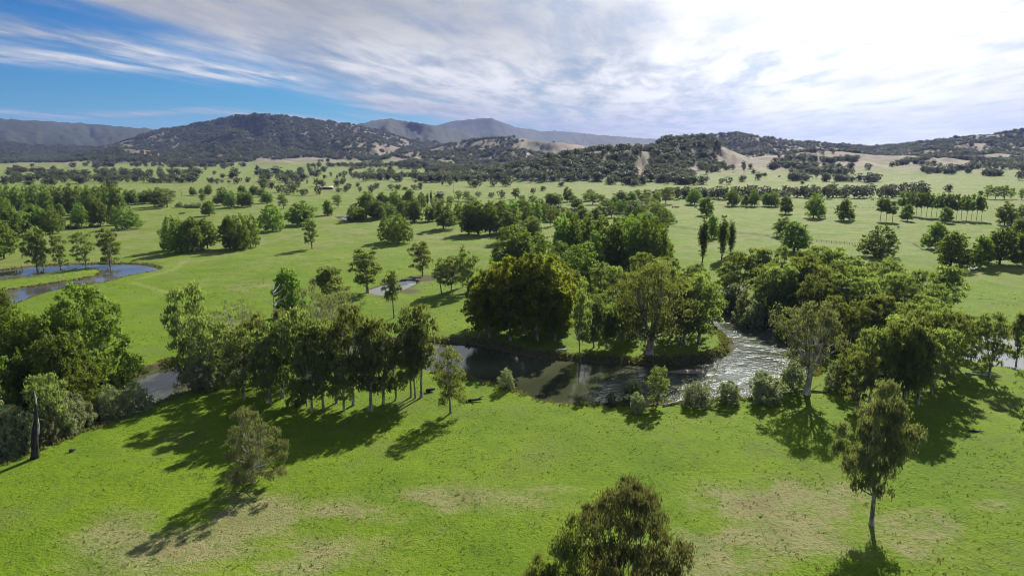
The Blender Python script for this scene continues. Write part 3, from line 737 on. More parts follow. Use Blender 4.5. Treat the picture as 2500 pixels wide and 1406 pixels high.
# --- nearest trees, one by one
put('hero_right', 2127, 1284, 922, 182, 'tall bronze gum with bare forked trunk standing alone over its shadow, right of centre')
put('hero_low', 1530, 1600, 1158, 272, 'big bronze many-stemmed gum, its foot cut off by the bottom edge')
put('hero_low2', 1385, 1540, 1248, 175, 'darker narrow gum leaning against the big bronze gum at the bottom edge')
put('hero_low2', 1305, 1560, 1348, 120, 'smallest and leftmost of the three gums at the bottom edge')
put('hero_left', 618, 1180, 990, 172, 'lone brownish gum on the near slope, foliage hanging to the grass')
put('hero_mid', 1100, 1006, 842, 86, 'slender pale-green gum alone on the near bank above its long slanting shadow')
put('gum', 120, 1068, 912, 120, 'pale-green gum rising behind the tall charred stump', vi=0)
put('hero_round', 225, 958, 690, 250, 'great dark-green tree, largest and rightmost of the left-edge clump', vi=0)
put('hero_round', 70, 1000, 742, 200, 'round green tree in front of the left-edge clump', vi=1)
put('hero_round', 10, 940, 705, 130, 'tree at the back of the left-edge clump, beside the pond', vi=0, rz=2.0)
put('hero_round', 150, 1010, 800, 190, 'low bushy tree at the foot of the left-edge clump', vi=1, rz=1.0)
put('hero_round', -40, 1060, 790, 180, 'tree cut by the left edge of the photo, part of the clump', vi=0, rz=4.0)
put('gum', 463, 892, 686, 128, 'tall gum at the left end of the riverside grove, standing above dark bushes', vi=2)
put('broad', 703, 772, 650, 86, 'dark egg-shaped broadleaf beside the dead stag tree', vi=1)
put('gum', 805, 765, 650, 90, 'open-crowned gum between the dark egg-shaped tree and the scummy pool', vi=1)
put('sparse', 578, 850, 732, 130, 'thin-leaved bronze gum showing bare pale branches', vi=0)
put('slim', 962, 776, 658, 52, 'slim gum with dark bare trunk just below the scummy pool', vi=1)
put('gum', 898, 714, 606, 88, 'two-stemmed gum with dense crown at the edge of the scummy pool', vi=5)
put('gum', 1032, 674, 588, 62, 'compact gum alone above the muddy ring', vi=0)
grove('slim', 'the gums beside the muddy ring', 'gums on the grass beside the muddy ring', [(1079, 719, 628, 56), (1101, 713, 622, 46), (1142, 716, 612, 70, 'gum')])
put('column', 1130, 702, 596, 20, 'dark spire-like poplar poking above the gums beside the muddy ring')
grove('slim', 'the three slender gums ending the grove', 'three slender gums at the end of the grove', [(1003, 966, 744, 78), (1014, 969, 800, 66), (1028, 967, 742, 88)])

grove('gum', 'the dense riverside gum grove', 'gums of the riverside grove',
  [(596, 975, 795, 118), (520, 938, 770, 110), (660, 985, 800, 100), (690, 972, 768, 110), (745, 985, 744, 124), (790, 1000, 790, 105), (822, 985, 775, 110), (862, 990, 738, 110), (905, 1002, 812, 100),
   (935, 985, 765, 118), (965, 975, 840, 84), (840, 1004, 850, 96), (760, 1008, 842, 96), (700, 940, 750, 100), (635, 930, 762, 105), (560, 915, 800, 100)])
grove('sparse', 'the bronze gums behind the riverside grove', 'bronze gums behind the riverside grove', [(770, 870, 690, 105), (840, 880, 705, 120), (805, 900, 715, 120), (520, 890, 760, 110)])
put('shrub', 727, 990, 928, 72, 'black-green shrub under the riverside grove')
put('shrub', 462, 882, 828, 60, 'black-green bush under the tall left gum of the grove')
put('willow', 495, 950, 872, 110, 'large dark willow bush overhanging the river below the grove', vi=2)
put('willow', 545, 935, 880, 80, 'willow bush with bare stems reaching over the water below the grove', vi=1)

grove('willow', 'the rounded willows on the left river bank', 'willows on the left river bank', [(272, 1004, 938, 78), (335, 996, 930, 88), (292, 942, 904, 44), (192, 1034, 955, 82), (150, 1060, 960, 90), (60, 1090, 985, 100), (10, 1098, 975, 90), (110, 1080, 1000, 70)])
put('shrub', 240, 948, 918, 44, 'low dark bush on the far bank above the left willows')

PL = [(1170, 822, 690, 78), (1195, 824, 658, 110), (1217, 818, 640, 110), (1246, 832, 622, 130), (1285, 818, 614, 120), (1312, 832, 612, 138), (1345, 818, 618, 130), (1372, 800, 640, 110), (1330, 780, 622, 120), (1390, 775, 655, 84), (1230, 790, 628, 110), (1355, 832, 690, 90), (1180, 800, 655, 80)]
grove('plane', 'the big yellow-green grove on the river point', 'yellow-green trees of the grove on the river point', PL)
grove('poplar', 'the bright trees behind the yellow-green grove', 'bright trees behind the yellow-green grove', [(1245, 665, 548, 92), (1275, 660, 556, 70), (1300, 600, 528, 60), (1330, 690, 574, 84), (1365, 700, 586, 74), (1420, 742, 590, 118), (1388, 720, 612, 90), (1312, 640, 566, 60), (1370, 620, 552, 40)])
put('column', 1209, 655, 598, 20, 'small yellowish spire tree beside the bright trees')

grove('poplar', 'the tall dark belt across the centre', 'trees of the tall dark belt', [(1372, 640, 520, 58), (1404, 640, 521, 60), (1438, 652, 519, 62), (1470, 655, 524, 64), (1500, 662, 527, 62), (1536, 664, 521, 66), (1566, 664, 520, 62), (1590, 658, 528, 58), (1612, 650, 545, 50), (1520, 640, 524, 60), (1625, 640, 575, 40), (1452, 668, 560, 55), (1555, 640, 522, 60)])

put('big_gum', 1583, 866, 632, 205, 'huge-trunked gum, broadest tree on the river point', vi=1)
grove('slim', 'the thin-stemmed gums on the river point', 'thin-stemmed gums on the river point', [(1417, 872, 678, 50), (1450, 848, 715, 62), (1463, 849, 735, 52), (1481, 850, 745, 46), (1496, 846, 738, 54), (1536, 828, 690, 70), (1550, 815, 700, 60), (1520, 836, 720, 54)])
grove('gum', 'the gums behind and beside the huge-trunked one', 'gums around the huge-trunked one', [(1662, 836, 684, 88), (1670, 842, 700, 70), (1706, 836, 666, 104), (1695, 810, 664, 90), (1640, 820, 650, 96), (1540, 790, 664, 92), (1505, 780, 650, 80), (1470, 760, 640, 60), (1560, 720, 614, 62), (1635, 730, 625, 80), (1690, 735, 640, 72), (1600, 745, 628, 80), (1740, 780, 690, 60)])

put('big_gum', 1968, 962, 732, 178, 'large old gum with pale bare limbs and grey trunk on the right river bank', vi=0)
grove('willow', 'the pale willows fringing the near bank', 'pale willows along the near bank', [(1238, 948, 897, 44), (1556, 1006, 955, 48), (1695, 988, 930, 84), (1776, 985, 926, 64), (1866, 978, 903, 98), (1928, 958, 880, 70), (2042, 950, 878, 84)])
put('slim', 1603, 990, 893, 62, 'small upright olive gum among the near-bank willows', vi=2)
put('shrub', 1543, 985, 932, 62, 'dark round bush in the shallows behind the olive gum')
put('shrub', 1490, 990, 955, 44, 'dark low bush in the shallows, beside the round one')
put('shrub', 1413, 988, 966, 36, 'twiggy little bush on the near bank')
put('broad', 1908, 815, 766, 34, 'small lime-green sapling above the river bend', vi=3)

grove('gum', 'the gum clump behind the tall forked gum', 'gums of the clump behind the lone tall gum', [(2090, 1010, 850, 90), (2120, 985, 800, 110), (2165, 990, 785, 120), (2205, 985, 770, 120), (2240, 990, 800, 100), (2275, 965, 800, 100), (2310, 935, 760, 96), (2180, 950, 770, 110), (2060, 950, 850, 70), (2260, 920, 740, 96), (2225, 940, 745, 100), (2320, 900, 770, 70)])
grove('gum', 'the gums standing before the right-hand lagoon', 'gums before the lagoon', [(2336, 900, 762, 62), (2414, 926, 760, 92), (2482, 885, 762, 56), (2510, 960, 790, 60), (2370, 880, 770, 60)])
put('gum', 2520, 1130, 930, 70, 'gum cut off by the right edge of the photo', vi=3)

RB = [(1800, 725, 612, 84), (1775, 715, 640, 60), (1845, 728, 604, 84), (1885, 774, 648, 104), (1915, 776, 640, 104), (1950, 768, 618, 100), (1960, 740, 612, 90), (1990, 712, 598, 92), (2035, 715, 602, 96), (2075, 735, 622, 92), (2010, 782, 650, 104), (2058, 800, 668, 104), (2105, 795, 680, 112),
      (2150, 745, 626, 88), (2165, 785, 664, 98), (2210, 795, 690, 100), (2225, 765, 656, 80), (2250, 825, 716, 92), (2300, 765, 648, 92), (2285, 800, 690, 70), (2140, 845, 720, 96), (2185, 850, 730, 96), (2080, 850, 735, 96), (2120, 730, 640, 80), (1900, 705, 596, 44), (2230, 865, 745, 90), (1970, 800, 670, 90), (2045, 760, 640, 90), (2190, 740, 660, 70), (2030, 850, 720, 90), (2090, 770, 650, 90), (2290, 850, 740, 80), (2330, 850, 760, 70), (1860, 760, 640, 84), (1940, 750, 636, 84)]
grove('gum', 'the long gum wood beyond the river bend', 'gums of the wood beyond the river bend', RB)
grove('willow', 'the bushes on the far bank of the river bend', 'bushes on the far bank of the river bend', [(1822, 772, 704, 92), (1795, 752, 690, 70), (1842, 788, 732, 62), (1770, 740, 700, 50), (1770, 790, 745, 1)][:4])
grove('shrub', 'the dark undergrowth bushes on the far bank', 'dark undergrowth on the far bank', [(1872, 790, 765, 40), (2000, 850, 800, 60), (2060, 870, 815, 60), (2110, 880, 820, 60)])

# --- right paddocks
grove('column', 'the three narrow poplars in the right paddock', 'narrow poplars in the right paddock', [(1715, 641, 529, 27), (1762, 633, 526, 27), (1783, 622, 536, 23)])
put('broad', 1737, 580, 523, 38, 'small round tree behind the narrow poplars', vi=3)
put('broad', 2148, 627, 548, 98, 'broad spreading tree alone in the right paddock, thick trunk showing', vi=2)
put('broad', 1908, 577, 526, 54, 'smaller tree behind the dense round one above the gum wood', vi=0)
put('broad', 1938, 612, 538, 82, 'dense round tree standing above the gum wood', vi=1)
put('broad', 1725, 526, 479, 42, 'round tree above the narrow poplars, first of the open paddock', vi=3)
put('broad', 1917, 521, 477, 37, 'round tree with short trunk in the open right paddock', vi=1)
put('broad', 1985, 532, 469, 54, 'uneven two-humped tree in the open right paddock', vi=0)
put('broad', 2060, 539, 485, 45, 'neat oval tree standing alone right of the two-humped one', vi=3)
grove('stemmed', 'the close trio of paddock trees with thin stems', 'close trio of paddock trees', [(2148, 540, 480, 30), (2163, 541, 482, 26), (2178, 542, 490, 32)])
put('broad', 2215, 539, 497, 34, 'small round tree right of the close trio', vi=1)
put('broad', 2307, 543, 504, 35, 'small round tree in front of the long poplar row', vi=3)
put('broad', 2452, 549, 491, 54, 'thick dark tree right of the long poplar row', vi=0)
put('broad', 2494, 532, 497, 34, 'tree cut by the right edge beside the thick dark one', vi=2)
grove('broad', 'the large trees by the eroded ditch', 'large trees by the eroded ditch', [(2286, 606, 540, 66), (2320, 651, 562, 88), (2391, 652, 572, 54), (2440, 647, 553, 84), (2488, 584, 530, 52), (2500, 650, 560, 60)])
rg = random.Random(5)
grove('stemmed', 'the long poplar row on the right paddock', 'poplars of the long row', [(2200 + i * 12.2, 524 + i * 1.0 + rg.uniform(-1.5, 1.5), 466 + i * 0.55 + rg.uniform(-2, 3), 22 + rg.uniform(-2, 4)) for i in range(17)])
grove('broad', 'the bushy trees along the paddock fence', 'bushy trees along the paddock fence', [(1696, 499, 457, 42), (1786, 502, 460, 38), (1820, 502, 473, 22), (1842, 503, 460, 31), (1883, 504, 466, 40), (1868, 503, 470, 26)])
put('gum', 1626, 498, 456, 42, 'greyish tree at the left end of the paddock fence', vi=4)
grove('gum', 'the grey trees at the right rim of the paddock', 'grey trees at the right rim', [(2410, 486, 450, 24), (2430, 487, 455, 26), (2452, 487, 452, 28), (2468, 486, 458, 18), (2493, 488, 460, 22), (2394, 482, 466, 16)])

# --- left paddocks
grove('gum', 'the gums standing in the oxbow pond', 'gums standing at the oxbow pond', [(91, 653, 551, 62), (105, 651, 558, 40), (147, 649, 570, 46), (208, 646, 560, 60), (268, 646, 553, 56)])
grove('broad', 'the two dense clumps in the left paddock', 'dense clumps in the left paddock', [(418, 612, 526, 60), (444, 618, 530, 64), (470, 616, 528, 60), (506, 606, 530, 62), (560, 606, 524, 52), (585, 609, 521, 56), (612, 602, 522, 56)])
put('broad', 666, 564, 495, 72, 'round tree right of the two dense clumps', vi=2)
put('broad', 740, 549, 489, 84, 'wide tree above the lone slanting gum', vi=0)
put('gum', 762, 606, 532, 40, 'lone slanting gum in the open left paddock', vi=5)
put('broad', 799, 526, 487, 29, 'small upright tree right of the wide one', vi=3)
grove('broad', 'the round pair in the middle paddock', 'round pair in the middle paddock', [(948, 589, 524, 62), (974, 593, 521, 66)])
grove('poplar', 'the tall full trees in the middle paddock', 'tall full trees in the middle paddock', [(1083, 559, 485, 66), (1145, 570, 490, 52), (1168, 572, 489, 50), (1196, 572, 491, 50), (1222, 566, 488, 50), (1250, 568, 487, 54), (1280, 560, 486, 54), (1308, 550, 486, 46), (1012, 543, 484, 50), (1245, 590, 508, 60), (1294, 574, 528, 50)])
grove('broad', 'the mixed belt behind the round pair', 'trees of the mixed belt behind the round pair', [(862, 540, 497, 40), (895, 532, 466, 60), (922, 536, 488, 50), (946, 530, 492, 54), (935, 515, 468, 40), (962, 515, 462, 42), (1000, 512, 460, 42), (1030, 508, 468, 32), (985, 535, 490, 44), (1046, 541, 500, 26), (1062, 541, 494, 24), (880, 538, 505, 30)])
grove('column', 'the thin spires behind the mixed belt', 'thin spires behind the mixed belt', [(1053, 500, 464, 7), (1044, 502, 470, 9)])
put('broad', 511, 527, 489, 39, 'bell-shaped olive tree in front of the bushy hedge', vi=1)
put('gum', 408, 508, 460, 54, 'wide dark tree left of the bushy hedge', vi=4)
grove('willow', 'the low bushes in the bushy hedge', 'low bushes of the hedge', [(440, 507, 492, 22), (455, 508, 497, 20), (470, 508, 496, 22), (486, 508, 494, 22), (395, 507, 494, 20)])
grove('poplar', 'the light-green copse in the left middle distance', 'trees of the light-green copse', [(470, 478, 456, 22), (510, 477, 450, 26), (530, 498, 475, 20), (545, 501, 456, 38), (565, 508, 464, 36), (590, 504, 466, 30), (606, 506, 466, 34), (652, 496, 467, 42), (492, 474, 459, 14), (590, 472, 452, 30), (620, 476, 452, 30), (640, 480, 458, 26)])
put('gum', 494, 492, 470, 17, 'small round grey tree at the left of the light-green copse', vi=3)
put('gum', 692, 509, 470, 28, 'grey tree right of the light-green copse', vi=3)
grove('broad', 'the dense wood at the left edge', 'trees of the dense left wood', [(10, 632, 524, 66), (-30, 640, 540, 70), (128, 571, 500, 58), (105, 568, 506, 50), (60, 572, 514, 60), (35, 578, 505, 60), (82, 560, 496, 58), (15, 560, 480, 56), (146, 531, 496, 28), (200, 552, 494, 46), (245, 552, 484, 48), (282, 550, 500, 30), (309, 558, 501, 76), (225, 530, 472, 44), (262, 520, 468, 40)])
grove('poplar', 'the long tree wall at the back of the left wood', 'trees of the long wall behind the left wood', [(5 + i * 21.5, 512 + (i % 3) * 4 + (i > 6) * 6, 446 + (i % 4) * 2 + (2 if i < 2 else 0), 38) for i in range(14)])
grove('poplar', 'the pale trees right of the left wood', 'pale trees right of the left wood', [(312, 500, 462, 30), (328, 500, 462, 28), (342, 498, 468, 20), (355, 497, 463, 22), (368, 497, 460, 24), (388, 505, 457, 40)])
grove('shrub', 'the dark hedge under the left wood', 'dark hedge bushes under the left wood', [(155, 560, 546, 24), (172, 561, 546, 26), (190, 560, 547, 24), (225, 556, 545, 22), (240, 556, 546, 20)])

grove('broad', 'the broad trees filling the middle belt', 'broad trees filling the middle belt', [(1330, 535, 496, 44), (1352, 540, 500, 40), (1390, 545, 512, 40), (1425, 545, 508, 44), (1520, 520, 486, 46), (1560, 545, 500, 50), (1580, 560, 515, 54), (1615, 560, 505, 50), (1480, 515, 484, 40), (1455, 540, 508, 44), (1610, 530, 498, 44), (1630, 545, 512, 36), (1410, 510, 484, 36), (1320, 515, 484, 34), (1290, 525, 490, 40), (1265, 520, 488, 40), (1160, 535, 490, 44), (1195, 540, 488, 44), (1230, 535, 488, 44), (1120, 545, 490, 40)])
grove('gum', 'the grey gums mixed into the middle belt', 'grey gums mixed into the middle belt', [(1340, 505, 472, 32), (1365, 500, 474, 28), (1400, 500, 476, 26), (1470, 500, 474, 34), (1430, 492, 470, 26), (1570, 505, 474, 36), (1600, 500, 470, 34), (1555, 490, 462, 34), (1580, 488, 462, 30), (1300, 500, 476, 28), (1275, 498, 476, 24), (1100, 505, 478, 30), (1060, 510, 482, 26), (1150, 505, 480, 30)])
# --- middle distance beyond 700 m, hand placed
MID = [(1225, 485, 463, 23), (1258, 486, 459, 36), (1326, 466, 452, 16), (1302, 473, 457, 18), (1371, 456, 441, 18), (1345, 552, 508, 26), (1447, 500, 470, 34), (1400, 528, 506, 34), (1420, 528, 500, 28), (1493, 530, 500, 34), (1362, 520, 498, 32), (1600, 545, 490, 52), (1585, 515, 482, 46), (1380, 535, 505, 30),
       (1075, 488, 467, 30), (1120, 490, 464, 26), (1140, 491, 465, 26), (1168, 481, 467, 19), (1200, 483, 468, 20), (1163, 457, 437, 30), (1150, 456, 438, 22), (1206, 456, 437, 24), (1240, 455, 432, 26), (1228, 455, 436, 20), (1263, 453, 440, 15), (1297, 446, 433, 15),
       (826, 507, 474, 29), (908, 471, 450, 22), (918, 460, 445, 20), (955, 463, 448, 22), (970, 463, 449, 20), (990, 464, 455, 17), (1010, 463, 450, 21), (1025, 463, 443, 16), (1014, 446, 438, 14), (1038, 447, 433, 16), (1080, 452, 438, 8), (1098, 453, 437, 14), (960, 441, 413, 13),
       (836, 450, 434, 18), (845, 469, 451, 17), (853, 462, 446, 17), (827, 470, 457, 17), (873, 456, 445, 13), (879, 469, 454, 14), (842, 431, 416, 18), (830, 432, 420, 10), (808, 432, 419, 8), (823, 436, 426, 8), (840, 437, 429, 9),
       (645, 465, 434, 44), (580, 449, 432, 24), (577, 437, 409, 36), (565, 437, 418, 22), (543, 435, 423, 17), (524, 427, 416, 11), (544, 413, 398, 20), (628, 418, 403, 14), (638, 431, 415, 13), (673, 427, 405, 32), (683, 442, 424, 22), (698, 441, 426, 22), (704, 429, 414, 22), (731, 429, 407, 14), (767, 429, 415, 10), (769, 411, 402, 6), (791, 421, 407, 12), (793, 436, 426, 12),
       (750, 449, 438, 6), (773, 456, 434, 24), (788, 456, 438, 20), (779, 476, 453, 22), (516, 447, 432, 22), (530, 449, 435, 14), (542, 448, 437, 10), (560, 446, 440, 12), (730, 447, 432, 30), (682, 470, 450, 28), (700, 476, 458, 26), (718, 474, 446, 24), (740, 477, 460, 28), (708, 462, 440, 28), (726, 458, 442, 22), (662, 462, 440, 20), (465, 416, 401, 16), (485, 426, 411, 20),
       (497, 392, 384, 9), (508, 391, 384, 7), (517, 394, 385, 8), (525, 393, 388, 5), (20, 415, 408, 10), (44, 421, 402, 21), (97, 421, 407, 27), (139, 423, 411, 24), (177, 409, 396, 21), (186, 425, 412, 18), (207, 426, 413, 16), (78, 408, 399, 12), (334, 410, 393, 16), (405, 403, 387, 24), (73, 441, 423, 42), (115, 440, 422, 25), (70, 452, 440, 30), (10, 452, 428, 26), (28, 450, 430, 24), (48, 446, 430, 20),
       (1627, 435, 415, 22), (1814, 408, 392, 12), (1816, 415, 402, 10), (1840, 425, 412, 13), (1866, 431, 421, 16), (1902, 433, 428, 7), (1958, 450, 440, 12), (1725, 426, 405, 14), (1738, 421, 402, 12), (1931, 432, 408, 18), (1956, 429, 412, 18), (1992, 435, 412, 18), (2313, 468, 449, 24), (2333, 420, 409, 11)]
REG = [(0, 300, 0, 433, 'the scattered gums on the far left knolls'), (0, 300, 433, 999, 'the gums behind the long left tree wall'), (300, 560, 0, 999, 'the scattered gums below the left hill'),
       (560, 700, 0, 440, 'the upper gums on the plain before the left hill'), (560, 700, 440, 999, 'the lower gums above the light-green copse'), (700, 800, 0, 440, 'the upper gums left of the shed'), (700, 800, 440, 999, 'the lower gums around the shed'),
       (800, 900, 0, 442, 'the small gums on the pale flats'), (800, 900, 442, 999, 'the gums left of the mixed belt'), (900, 1110, 0, 999, 'the gums above the mixed belt'), (1110, 1260, 0, 470, 'the gums below the low middle hill'),
       (1110, 1290, 470, 999, 'the round trees above the middle paddock'), (1290, 1620, 0, 999, 'the grey trees around the bright rounded ones'), (1620, 2600, 0, 999, 'the gums dotted on the bare right knolls')]
for a_, b_, c_, d_, desc in REG:
    L_ = [m_ for m_ in MID if a_ <= m_[0] < b_ and c_ <= m_[1] < d_]
    if L_: grove('far', desc, desc[4:], [(*m_, 'far' if m_[1] - m_[2] < 26 else 'gum') for m_ in L_])
BR = [(1385, 493, 455, 33), (1441, 490, 461, 34), (1354, 504, 470, 58), (1515, 502, 464, 46), (1540, 500, 466, 44), (1545, 532, 488, 52), (1565, 530, 492, 48), (1465, 531, 500, 50), (1500, 505, 478, 30)]
grove('poplar', 'the bright rounded trees above the dark belt', 'bright rounded trees above the tall dark belt', BR)

def belt(kind, pts, n, hpx, wpx, label, group, jit=1.5, seed=1):
    r_ = random.Random(seed + len(TREES))
    out_ = []
    P = pts; L = [math.hypot(P[i + 1][0] - P[i][0], 4 * (P[i + 1][1] - P[i][1])) for i in range(len(P) - 1)]; tot = sum(L)
    for k in range(n):
        s = tot * (k + r_.uniform(.1, .9)) / n; i = 0
        while i < len(L) - 1 and s > L[i]: s -= L[i]; i += 1
        t = min(1, s / L[i]); x_ = P[i][0] + (P[i + 1][0] - P[i][0]) * t; y_ = P[i][1] + (P[i + 1][1] - P[i][1]) * t + r_.uniform(-jit, jit)
        hh = hpx * r_.uniform(.75, 1.2)
        out_.append((x_, y_, y_ - hh, wpx * r_.uniform(.8, 1.3)))
    grove(kind, label, group, out_)
def fill(kind, x0, x1, y0, y1, n, hpx, wpx, label, group, seed=1):
    r_ = random.Random(seed + len(TREES))
    out_ = []
    for k in range(n):
        x_, y_ = r_.uniform(x0, x1), r_.uniform(y0, y1); s = r_.uniform(.75, 1.25)
        out_.append((x_, y_, y_ - hpx * s, wpx * s * r_.uniform(.85, 1.2)))
    grove(kind, label, group, out_)

belt('far', [(1600, 487), (1750, 486), (1900, 484), (2000, 484), (2130, 484), (2270, 480)], 44, 28, 28, 'the front row of the belt beyond the right paddock', 'trees of the long belt beyond the right paddock', 2.5)
belt('far', [(1640, 480), (1900, 476), (2120, 470), (2270, 466)], 26, 22, 26, 'the back row of the belt beyond the right paddock', 'trees of the long belt beyond the right paddock', 2)
belt('far', [(130, 441), (250, 443), (410, 447), (480, 446)], 26, 17, 20, 'the long dark row above the left wood', 'trees of the long row above the left wood', 1.2)
fill('far', 235, 480, 418, 440, 46, 14, 19, 'the scrubby wood above the long dark row', 'trees of the scrubby wood above the left row')
belt('far', [(860, 435), (965, 433)], 18, 14, 15, 'the short windbreak below the pale flats', 'short windbreak trees on the pale flats')
belt('far', [(970, 432), (1130, 431), (1200, 432)], 28, 12, 15, 'the long windbreak right of the short one', 'windbreak trees on the pale flats')
belt('far', [(800, 408), (855, 407), (960, 408)], 24, 11, 14, 'the line of small trees at the foot of the left hill', 'trees at the foot of the left hill')
belt('far', [(972, 413), (1065, 412)], 14, 15, 17, 'the brownish tree line under the low middle hill', 'trees at the foot of the left hill')
belt('far', [(856, 414), (892, 411)], 8, 6, 9, 'the short line of tiny trees on the pale flats', 'trees at the foot of the left hill')

# ------------------------------------------------------------------ woods: scattered over the hills by density
rs = np.random.RandomState(11)
def scatter(n, d0, d1, a0, a1):
    a = np.radians(rs.uniform(a0, a1, n)); d = np.sqrt(rs.uniform(d0 * d0, d1 * d1, n))
    return d * np.sin(a), d * np.cos(a)
WP = []
for n, d0, d1 in ((16000, 950, 2300), (60000, 2300, 4700)):
    x_, y_ = scatter(n, d0, d1, -42, 42)
    h_, den_, t_ = hills(x_, y_)
    clump = fbm(x_ / 85.0, y_ / 85.0, 3)
    p = sstep(clump + (den_ - 0.5) * 1.0, 0.40, 0.56) * (h_ > 2.5)
    # open plain between the hills: loose clumps
    cl2 = fbm(x_ / 130.0 + 40, y_ / 90.0, 3)
    aa = np.degrees(np.arctan2(x_, y_))
    pl = np.where(h_ <= 2.5, sstep(cl2, 0.62, 0.68) * 0.8, 0)
    pl = np.where((h_ <= 2.5) & (aa > -7) & (aa < 20) & (y_ > 1050), np.maximum(pl, sstep(cl2, 0.42, 0.60) * 0.8), pl)
    pl = np.where((aa < -8) & (y_ < 1900), pl * 0.25, pl)
    pl = np.where((aa > 12) & (np.hypot(x_, y_) < 1000), 0, pl)
    keep = rs.rand(n) < np.maximum(p * 0.95, pl)
    WP.append(np.stack([x_[keep], y_[keep], h_[keep]], 1))
WP = np.concatenate(WP)
# single trees standing along the crests
# ------------------------------------------------------------------ build the trees
taken = {}
PH = sorted(range(len(TREES)), key=lambda i: -TREES[i]['ph'])
LIMIT = 300
indiv, rest = [], []
for i in PH:
    t = TREES[i]; taken[t['name']] = taken.get(t['name'], 0) + 1
    (indiv if taken[t['name']] <= LIMIT else rest).append(i)
rg = random.Random(3); lib_n = {}
far_src = []
for i in sorted(indiv):
    t = TREES[i]; vs = LIB[t['kind']]
    vi = t['vi'] if t['vi'] is not None else rg.randrange(len(vs))
    vr = vs[vi % len(vs)]
    s = t['h'] / vr.h; sw_ = t['w'] / 2 / vr.r
    sw_ = min(max(sw_, s * 0.55), s * 1.9)
    rz = t['rz'] if t['rz'] is not None else rg.uniform(0, 6.28)
    if hasattr(vr, 'me'):
        o = add(t['name'], vr.me, loc=(t['x'], t['y'], t['z'] - .1), rz=rz, sc=(sw_, sw_, s), label=t['label'], cat=t['cat'], group=t['group'])
        if t['kind'] == 'far' and vi not in [q_[0] for q_ in far_src]: far_src.append((vi, o))
    else:
        o = add(t['name'], None, loc=(t['x'], t['y'], t['z']), rz=rz, label=t['label'], cat=t['cat'], group=t['group'])
        o.empty_display_size = 1.0
        add('trunk', vr.wood, o, sc=(sw_, sw_, s))
        add('crown', vr.crown, o, sc=(sw_, sw_, s))

def instancer(name, pts, scl, rot, src, label):
    me = bpy.data.meshes.new(name); me.from_pydata([tuple(p) for p in pts], [], [])
    a = me.attributes.new('size', 'FLOAT_VECTOR', 'POINT'); a.data.foreach_set('vector', np.asarray(scl, np.float32).ravel())
    b = me.attributes.new('turn', 'FLOAT_VECTOR', 'POINT'); b.data.foreach_set('vector', np.asarray(rot, np.float32).ravel())
    o = add(name, me, kind='stuff', label=label)
    ng = bpy.data.node_groups.new(name, 'GeometryNodeTree')
    ng.interface.new_socket('Geometry', in_out='INPUT', socket_type='NodeSocketGeometry')
    ng.interface.new_socket('Geometry', in_out='OUTPUT', socket_type='NodeSocketGeometry')
    gi, go = ng.nodes.new('NodeGroupInput'), ng.nodes.new('NodeGroupOutput')
    oi = ng.nodes.new('GeometryNodeObjectInfo'); oi.inputs['Object'].default_value = src; oi.inputs['As Instance'].default_value = True
    ip = ng.nodes.new('GeometryNodeInstanceOnPoints')
    for nm2, sock in (('size', 'Scale'), ('turn', 'Rotation')):
        na_ = ng.nodes.new('GeometryNodeInputNamedAttribute'); na_.data_type = 'FLOAT_VECTOR'; na_.inputs['Name'].default_value = nm2
        ng.links.new([s_ for s_ in na_.outputs if s_.enabled and s_.name == 'Attribute'][0], ip.inputs[sock])
    ng.links.new(gi.outputs[0], ip.inputs['Points']); ng.links.new(oi.outputs['Geometry'], ip.inputs['Instance'])
    ng.links.new(ip.outputs[0], go.inputs[0])
    md = o.modifiers.new('scatter', 'NODES'); md.node_group = ng
    return o
if rest:
    RP = np.array([[TREES[i]['x'], TREES[i]['y'], TREES[i]['z']] for i in rest])
    RS = np.array([[TREES[i]['h'], TREES[i]['w']] for i in rest])
else: RP, RS = np.zeros((0, 3)), np.zeros((0, 2))
wh = rs.uniform(8, 15, len(WP)); ww = wh * rs.uniform(.95, 1.5, len(WP))
AP = np.concatenate([RP, WP]); AH = np.concatenate([RS[:, 0], wh]); AW = np.concatenate([RS[:, 1], ww])
sel = rs.randint(0, len(far_src), len(AP))
for k, (vi, src) in enumerate(far_src):
    vr = LIB['far'][vi]; m_ = sel == k
    S_ = np.stack([AW[m_] / 2 / vr.r, AW[m_] / 2 / vr.r, AH[m_] / vr.h], 1)
    Rz = np.stack([0 * AW[m_], 0 * AW[m_], rs.uniform(0, 6.28, m_.sum())], 1)
    instancer('hillside_woodland', AP[m_] - (0, 0, .3), S_, Rz, src, 'open gum woodland spread over the hills and far plain')

# ------------------------------------------------------------------ grass tussocks and bank reeds
def tufts(name, pts, sizes, mat, blades, label, seed=0):
    rg_ = np.random.RandomState(seed); n = len(pts)
    P = np.repeat(pts, blades, 0); S = np.repeat(sizes, blades)[:, None]
    m = len(P); a = rg_.uniform(0, 6.28, m); r_ = rg_.rand(m) ** .5
    off = np.stack([np.cos(a), np.sin(a), 0 * a], 1) * S * r_[:, None] * .8
    b0 = P + off; tip = b0 + np.stack([np.cos(a) * .5 * r_, np.sin(a) * .5 * r_, 0.6 + 0.5 * rg_.rand(m)], 1) * S
    pr_ = np.stack([-np.sin(a + .6), np.cos(a + .6), 0 * a], 1) * S * 0.30
    V_ = np.stack([b0 - pr_, b0 + pr_, tip], 1).reshape(-1, 3)
    me = mesh_from(name, V_, np.arange(3 * m).reshape(-1, 3), mat, False, {'tint': ('FACE', np.clip(rg_.normal(.5, .25, m), 0, 1))})
    return add(name, me, kind='stuff', label=label)
L_TUS = leaf_mat('tussock_grass', (0.050, 0.090, 0.008), (0.115, 0.180, 0.016), 0.35)
